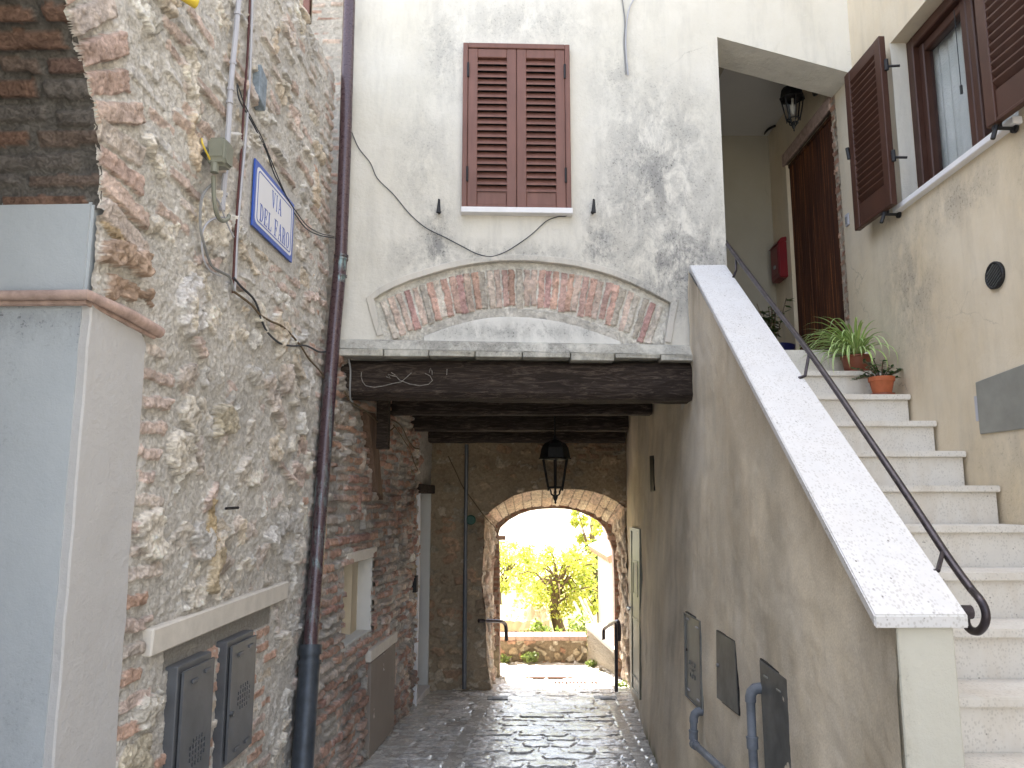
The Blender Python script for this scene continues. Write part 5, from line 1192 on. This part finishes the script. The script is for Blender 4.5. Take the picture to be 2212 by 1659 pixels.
r.courses(.7, 1.34, .1, .8, .22, .055, .014, [(.36, .24, .17), (.33, .26, .2)], (-.006, .012), .004, .3)
r.mortar(-.004, .014, (.36, .285, .20), mask=.02*np.exp(-((r.V-.18)/.22)**2))
r.hole = pin(r.U, r.V, O_)
r.build('rubble_wall', MAT['masonry'], fr_fn(AW), ew)
nO = len(O_)
r = Relief(0, .72, 0, 5.4, .009, .009, (.5, .42, .34), seed=23)
SX = r.V/5.4*(nO-1)                                # parameter along the loop
tt = np.arange(nO)
jam = (SX < 4.6) | (SX > 17.4)
r.rubble(0, .72, 0, 1.32, .13, .10, [(.64, .57, .48), (.60, .51, .42), (.66, .60, .52), (.54, .42, .34), (.50, .36, .29)], (-.005, .034), .95, .7, .03)
r.rubble(0, .72, 4.12, 5.4, .13, .10, [(.64, .57, .48), (.60, .51, .42), (.66, .60, .52), (.54, .42, .34)], (-.005, .032), .95, .7, .03)
v = 1.34
while v < 4.1:
    w = .19*r.rnd.uniform(.92, 1.08)
    for a, b in ((.0, .36), (.37, .72)): r.stamp((a+b)/2, v+w/2, (b-a)/2-.003, w/2-.006, r.rnd.gauss(0, .01), r.rnd.uniform(.004, .010), r.rnd.choice([(.74, .62, .48), (.72, .58, .45), (.76, .66, .53), (.70, .56, .46)]), .08, .006, .006)
    v += w
r.mortar(-.006, .006, (.42, .34, .26))
OX, OZ = np.array(O_).T; SXx, SZ = np.array(S_).T
def tun(U, V, H):
    s = V/5.4*(nO-1); f = U/.72; x = np.interp(s, tt, OX)*(1-f)+np.interp(s, tt, SXx)*f; z = np.interp(s, tt, OZ)*(1-f)+np.interp(s, tt, SZ)*f
    cx, cz_ = .47, -.9; dx, dz_ = cx-x, np.where(z < -.35, 0, cz_-z); L_ = np.hypot(dx, dz_)+1e-6
    H = H*np.clip(np.minimum(f, 1.0)*8+.25, 0, 1)
    return x+dx/L_*H, 8.3+U/.72*.70, z+dz_/L_*H
r.build('arch_soffit', MAT['masonry'], tun, ew)
r = Relief(-.5, 1.55, -2.05, .3, .007, .007, (.34, .2, .15), seed=29)
r.courses(-.5, 1.55, -2.05, .3, .16, .052, .010, [(.32, .175, .12), (.29, .155, .11), (.36, .22, .16)], (-.001, .006), .002)
r.mortar(-.003, .004, (.36, .28, .22)); r.hole = pin(r.U, r.V, G_)
zj = RF9.px(1080, 1396)[1]; stn = (r.V < zj) & (r.U < .4); r.c = np.where(stn[..., None], np.array((.36, .30, .21))*(1+.9*r.n1[..., None]+.6*r.n3[..., None]), r.c)
r.build('outer_brick_arch', MAT['masonry'], fr_fn(RF9), ew)
G2 = [(u, z) for u, z in G_]
mb = MB(RF9); out = [(-.5, G2[0][1])]+G2+[(1.55, G2[-1][1]), (1.55, .3), (-.5, .3)]; mb.plate(out, [], -.005, -.16); mb.build('outer_arch_body', MAT['moulding'], ew)
gi = RF9.px(1079, 1160); gr = RF9.px(1327, 1160)
for nm, a, b in (('impost', gi[0]-.03, gi[0]+.07), ('impost', gr[0]-.07, gr[0]+.03)): MB(RF9).box((a, -.14, gi[1]-.035), (b, .008, gi[1]+.012)).build(nm, MAT['tile'], ew, bev=.005)
mb = MB(); mb.box((-6, 9.0, -2.4), (-.5, 9.3, 10)); mb.box((1.55, 9.0, -2.4), (2.9, 9.3, 10)); mb.box((-.5, 9.0, .3), (1.55, 9.3, 10)); mb.build('rear_wall', MAT['beige'], hs_)

# ---- things in the passage
lc = atY(1199.5, 1053, 6.9)
def hang_rod(b, c, s, h):
    b.tube([(c[0], c[1], c[2]+h+.17*s), (c[0], c[1], .90)], .007, 6); b.tube([(c[0], c[1], .87), (c[0], c[1], .905)], .035, 10)
lantern(lc, .98, 'hanging_lantern', 'black hexagonal street lantern hanging in front of the arched end wall', hang_rod, False)
def atp(x, y, Y): return Vector(atY(x, y, Y))
tag(MB().tube(spline([atp(1034, 1341, 8.27), atp(1078, 1342, 8.45), atp(1089, 1346, 8.55), atp(1093, 1356, 8.58), atp(1094, 1383, 8.60)], 5), .020, 10).build('wall_handrail', MAT['rail'], None, True), 'short bent black handrail at the left edge of the arch', 'handrail')
t = thing('post_handrail', 'black handrail on a post at the right edge of the arch', 'handrail', tuple(atp(1331, 1492, 8.12)))
MB().tube(spline([atp(1304, 1382, 8.75), atp(1304, 1364, 8.75), atp(1307, 1357, 8.72), atp(1331, 1343, 8.15), atp(1337, 1350, 8.10), atp(1337.5, 1384, 8.10)], 5), .020, 10).build('rail', MAT['rail'], t, True)
MB().tube([atp(1331, 1344, 8.13), atp(1331.5, 1494, 8.13)], .019, 10).build('post', MAT['rail'], t, True)
t = thing('drain_pipe', 'thin dark vertical pipe on the end wall left of the arch', 'pipe', tuple(atp(1003, 1488, 8.25)))
MB().tube([atp(1008, 960, 8.25), atp(1005, 1240, 8.25)], .021, 10).build('upper_pipe', MAT['meter'], t, True)
MB().tube([atp(1005, 1240, 8.25), atp(1003, 1488, 8.25)], .024, 10).build('lower_pipe', MAT['meter'], t, True)
p = atp(1017, 1123, 8.262); tag(MB().lathe([(.05, 0)], (0, 0, 0), 3).build('x', None) if False else MB().tube([p+Vector((0, .05, 0)), p+Vector((0, -.02, 0)), p+Vector((0, -.03, 0))], [.052, .052, .040], 18).build('pipe_cap', MAT['greencap'], None, True), 'round green cap on the end wall beside the thin pipe', 'cap')
tag(MB().tube(spline([atp(968, 985, 8.262), atp(985, 1020, 8.262), atp(1000, 1052, 8.255), atp(1022, 1082, 8.26), atp(1044, 1112, 8.262), atp(1060, 1130, 8.6), atp(1077, 1147, 8.96)], 4), .006, 5).build('end_wall_wire', MAT['twine']), 'thin wire slanting across the end wall into the arch', 'cable')
wcable('passage_wire', [(744, 846), (757, 866), (777, 880), (800, 897), (818, 915), (826, 928), (842, 930), (852, 922)], .006, 'twine', 'brown wire sagging from the lintel beam along the brick wall', 'cable', .05, PLW)
wcable('passage_wire', [(846, 906), (862, 916), (872, 930), (880, 948), (893, 966), (905, 970)], .006, 'twine', 'brown wire ending at the white doorway post', 'cable', .05, PLW)
wcable('passage_wire', [(850, 918), (862, 934), (875, 955), (886, 972), (895, 1000), (903, 1016)], .005, 'twine', 'brown wire drooping lowest beside the passage doorway', 'cable', .055, PLW)
tag(MB().tube(spline([atp(753, 775, 4.95), atp(757, 800, 4.95), atp(756, 840, 4.95), atp(757, 862, 4.97), atp(762, 868, 5.0)], 4), .006, 6).build('beam_cable', MAT['cablegrey'], None, True), 'grey cable running down over the left end of the lintel beam', 'cable')

# ================================================================ BEYOND THE ARCH
lw = thing('low_garden_wall', 'low stone wall with a brick coping closing the sunlit terrace', 'wall', (.4, 9.9, -1.97))
L9 = Frame((0, 9.8), (1, 0)); zt = L9.px(1170, 1384)[1]; zc_top = L9.px(1170, 1374)[1]; xr_ = L9.px(1268, 1400)[0]
r = Relief(-1.6, xr_, -2.02, zt, .009, .009, (.4, .34, .25), seed=33)
r.rubble(-1.6, xr_, -2.02, zt, .15, .10, [(.50, .43, .31), (.42, .34, .23), (.54, .48, .38), (.44, .28, .19)], (.002, .026), .97, .4, .02); r.mortar(-.006, .010, (.27, .22, .15))
r.build('stone_face', MAT['masonry'], fr_fn(L9), lw)
MB().box((-1.6, 9.83, -2.3), (xr_, 10.08, zt)).build('wall_body', MAT['garden'], lw)
mb = MB(); x = -1.6
while x < xr_-.02: mb.box((x+.003, 9.785, zt+.002), (min(x+.107, xr_), 10.1, zc_top)); x += .11
mb.build('brick_coping', MAT['tile'], lw, bev=.004)
pa_, pb_ = (xr_, 9.80), (1.165, 9.02)
SF = Frame(pb_, (pa_[0]-pb_[0], pa_[1]-pb_[1]), -1); Ls = math.hypot(pa_[0]-pb_[0], pa_[1]-pb_[1])
sw_ = thing('side_garden_wall', 'sunlit stone parapet wall running back from the right side of the arch', 'wall', (1.1, 9.4, -1.97))
ztp = L9.px(1268, 1347)[1]
r = Relief(0, Ls, -2.02, 0, .009, .009, seed=35); r.rubble(0, Ls, -2.02, -1.55, .14, .10, [(.5, .46, .38), (.46, .4, .32), (.44, .30, .22)], (.0, .028), .97, .4, .024); r.mortar(-.004, .012, (.44, .39, .31))
def sfn(U, V, H): z = -2.02+(V+2.02)/2.02*((ztp-.02-.16*(1-U/Ls))+2.02); X, Y, Z = fr_fn(SF)(U, V, H); return X, Y, z
r.build('stone_face', MAT['masonry'], sfn, sw_)
mb = MB(SF); za, zb_ = ztp-.16, ztp
mb.hexa([(0, -.26, za-.05), (Ls, -.26, zb_-.05), (Ls, .02, zb_-.05), (0, .02, za-.05), (0, -.26, za), (Ls, -.26, zb_), (Ls, .02, zb_), (0, .02, za)]); mb.build('brick_coping', MAT['stone_lintel'], sw_, bev=.005)
MB(SF).box((0, -.25, -2.3), (Ls, -.03, za-.06)).build('wall_body', MAT['stone_lintel'], sw_)
hb = thing('garden_house', 'white sunlit house with a tiled roof seen through the arch', 'house', (2.5, 11, -2.3))
ze = atY(1318, 1205, 10.0)[2]
MB().box((1.33, 9.95, -2.35), (4.5, 12.2, ze)).build('wall', MAT['white'], hb)
mb = MB(); 
for k in range(16):
    y = 9.88+k*.155; mb.tube([(1.20, y, ze-.01), (3.2, y, ze+.75)], .055, 8)
mb.hexa([(1.24, 9.85, ze-.03), (3.2, 9.85, ze+.71), (3.2, 12.3, ze+.71), (1.24, 12.3, ze-.03), (1.24, 9.85, ze), (3.2, 9.85, ze+.74), (3.2, 12.3, ze+.74), (1.24, 12.3, ze)]); mb.build('tiled_roof', MAT['tile'], hb, True)

def leaves(mb, R, c, rad, n, size, squash=1.0):
    for k in range(n):
        while True:
            d = Vector((R.uniform(-1, 1), R.uniform(-1, 1), R.uniform(-1, 1)))
            if d.length < 1: break
        p = Vector((c[0]+d.x*rad[0], c[1]+d.y*rad[1], c[2]+d.z*rad[2])); a = Vector((R.gauss(0, 1), R.gauss(0, 1), R.gauss(0, .8)-.3)).normalized(); b = a.cross(Vector((R.gauss(0, 1), R.gauss(0, 1), R.gauss(0, 1)))).normalized()
        s = size*R.uniform(.6, 1.3); w = s*.30
        mb.add([tuple(p), tuple(p+a*s*.45+b*w), tuple(p+a*s), tuple(p+a*s*.45-b*w)], [(0, 1, 2, 3)])
def tree(name, lab, base, crown, clumps, size, mat, seed, tr, nleaf, group=None, lim=6):
    R = random.Random(seed); t = thing(name, lab, 'tree', base, group); tm = MB(); B_ = Vector(base)
    mid = B_.lerp(Vector(crown), .5)+Vector((R.gauss(0, .1), 0, 0)); tm.tube(spline([B_-Vector((0, 0, .1)), mid, Vector(crown)], 6), [tr*(1.15-.07*i) for i in range(13)], 10)
    lf = MB()
    for i in range(clumps):
        a = R.uniform(0, 6.28); rr_ = R.uniform(.2, 1); e = Vector((crown[0]+math.cos(a)*rr_*size[0], crown[1]+math.sin(a)*rr_*size[1], crown[2]+R.uniform(-1, 1)*size[2]))
        if i % 2 == 0: tm.tube(spline([mid+(Vector(crown)-mid)*R.uniform(0, 1), (Vector(crown)+e)/2+Vector((0, 0, .1)), e], 3), [tr*.22, tr*.2, tr*.17, tr*.14, tr*.11, tr*.08, tr*.04], 5)
        q = R.uniform(.12, .30)*size[0]; leaves(lf, R, e, (q, q, q*.75), int(nleaf*1.5), .065)
    tm.build('trunk', MAT['bark'], t, True); lf.build('crown', MAT[mat], t)
p = atp(1218, 1376, 12.6)
tree('garden_tree', 'yellow green backlit tree with a thick forked trunk behind the low wall', tuple(p), tuple(atp(1208, 1250, 12.8)), 60, (.95, .7, .50), 'leaf', 5, .10, 55)
tree('garden_tree', 'taller leafy tree with thin stems next to the white garden house', (1.72, 14.6, -2.4), (1.42, 14.6, -.85), 44, (.40, .7, .95), 'leaf', 8, .07, 60)
tree('garden_tree', 'pale bushy tree at the far left of the view through the arch', (-.2, 16.5, -2.5), (-.05, 16.5, -1.35), 34, (.85, .7, .45), 'leaf', 12, .07, 70)
tree('garden_tree', 'dark tangled tree with bare leaning stems beside the poles', (1.55, 13.8, -2.4), (1.45, 13.8, -1.35), 26, (.30, .5, .6), 'leafdark', 15, .06, 45)
def weed(c, s, lab, n=60, mat='weed', seed=1):
    R = random.Random(seed); t = thing('weed', lab, 'weed', c, 'weeds around the terrace'); lf = MB(); leaves(lf, R, (c[0], c[1], c[2]+s*.6), (s, s*.5, s*.6), n, .05); lf.build('leaves', MAT[mat], t)
    sm = MB(); [sm.tube([Vector(c), Vector((c[0]+R.uniform(-s, s)*.8, c[1], c[2]+s))], .002, 4) for _ in range(6)]; sm.build('stems', MAT[mat], t)
weed(tuple(atp(1145, 1430, 9.72)), .11, 'larger green weed clump at the middle of the low wall', 110, seed=2); weed(tuple(atp(1090, 1431, 9.72)), .08, 'smaller green weed clump at the left of the low wall', 60, seed=3)
weed(tuple(atp(1278, 1440, 9.55)), .06, 'green weed at the corner of the low wall and the side wall', 50, seed=4); weed(tuple(atp(1300, 1470, 9.25)), .08, 'green weed beside the drain grate under the side wall', 70, seed=5)
weed(tuple(atp(1345, 1494, 8.5)), .09, 'green weed at the foot of the arch beside the handrail post', 80, seed=6)
R = random.Random(77)
for k, (x, s) in enumerate(((1150, .24), (1165, .30), (1180, .22), (1207, .20), (1240, .30), (1258, .36), (1128, .16))):
    c = tuple(atp(x, 1400, 10.5+R.uniform(0, .5))); t = thing('flowering_stalk', ('pale green flowering plant behind the low wall, leftmost of the row', 'pale plant behind the low wall, second from the left', 'pale plant behind the low wall, third from the left', 'pale plant in front of the forked trunk', 'pale plant just right of the forked trunk', 'tallest pale flowering plant beside the white poles', 'smallest pale plant in front of the tarpaulin')[k], 'plant', c, 'pale plants behind the low wall')
    lf = MB(); leaves(lf, R, (c[0], c[1], c[2]+s*.6), (s*.35, s*.3, s*.75), 130, .075); lf.build('leaves', MAT['weed'], t)
tp = MB(); n = 14; c0 = atp(1140, 1345, 12.4); vs_ = []
for i in range(n+1):
    for j in range(7):
        x = c0.x-.62+.94*i/n; a = math.pi*j/6; h_ = .22+.10*float(vnoise(np.array(i*.6), np.array(1.)))
        vs_.append((x, c0.y+.45*-math.cos(a), c0.z-.05+h_*math.sin(a)*(.85+.3*float(vnoise(np.array(i*1.1), np.array(j*.9))))))
tp.add(vs_, [(i*7+j, (i+1)*7+j, (i+1)*7+j+1, i*7+j+1) for i in range(n) for j in range(6)])
o = tp.build('tarpaulin', MAT['tarp']); so = o.modifiers.new('t', 'SOLIDIFY'); so.thickness = .01; tag(o, 'crumpled beige tarpaulin covering a pile in the garden', 'tarpaulin')
wp = thing('woodpile', 'dark stacked firewood under the beige tarpaulin', 'woodpile', (c0.x, c0.y, -2.35))
for i in range(15):
    for j in range(3):
        x = c0.x-.60+.062*i+.03*(j % 2); z = -2.30+.075*j+.12
        MB().tube([(x, c0.y-.42, z+R.gauss(0, .006)), (x+R.gauss(0, .01), c0.y+.3, z)], R.uniform(.026, .036), 7).build('log', MAT['bark'], wp, True)
pl_ = thing('leaning_poles', 'bundle of whitish poles leaning beside the forked trunk', 'poles', tuple(atp(1290, 1372, 12.0)))
for k, (a, b) in enumerate((((1240, 1300), (1278, 1378)), ((1252, 1290), (1290, 1372)), ((1262, 1295), (1300, 1378)))): MB().tube([atp(*b, 11.7), atp(*a, 12.2)], .022, 8).build('pole', MAT['stone_lintel'], pl_, True)
mb = MB(); mb.add([(-8, 10.0, -2.36), (12, 10.0, -2.36), (12, 24, -2.38), (-8, 24, -2.38)], [(0, 1, 2, 3)]); tag(mb.build('garden_soil', simple('dry_grass_soil', (.20, .18, .07), 1, 0, .4, 6, .5)), kind='structure')
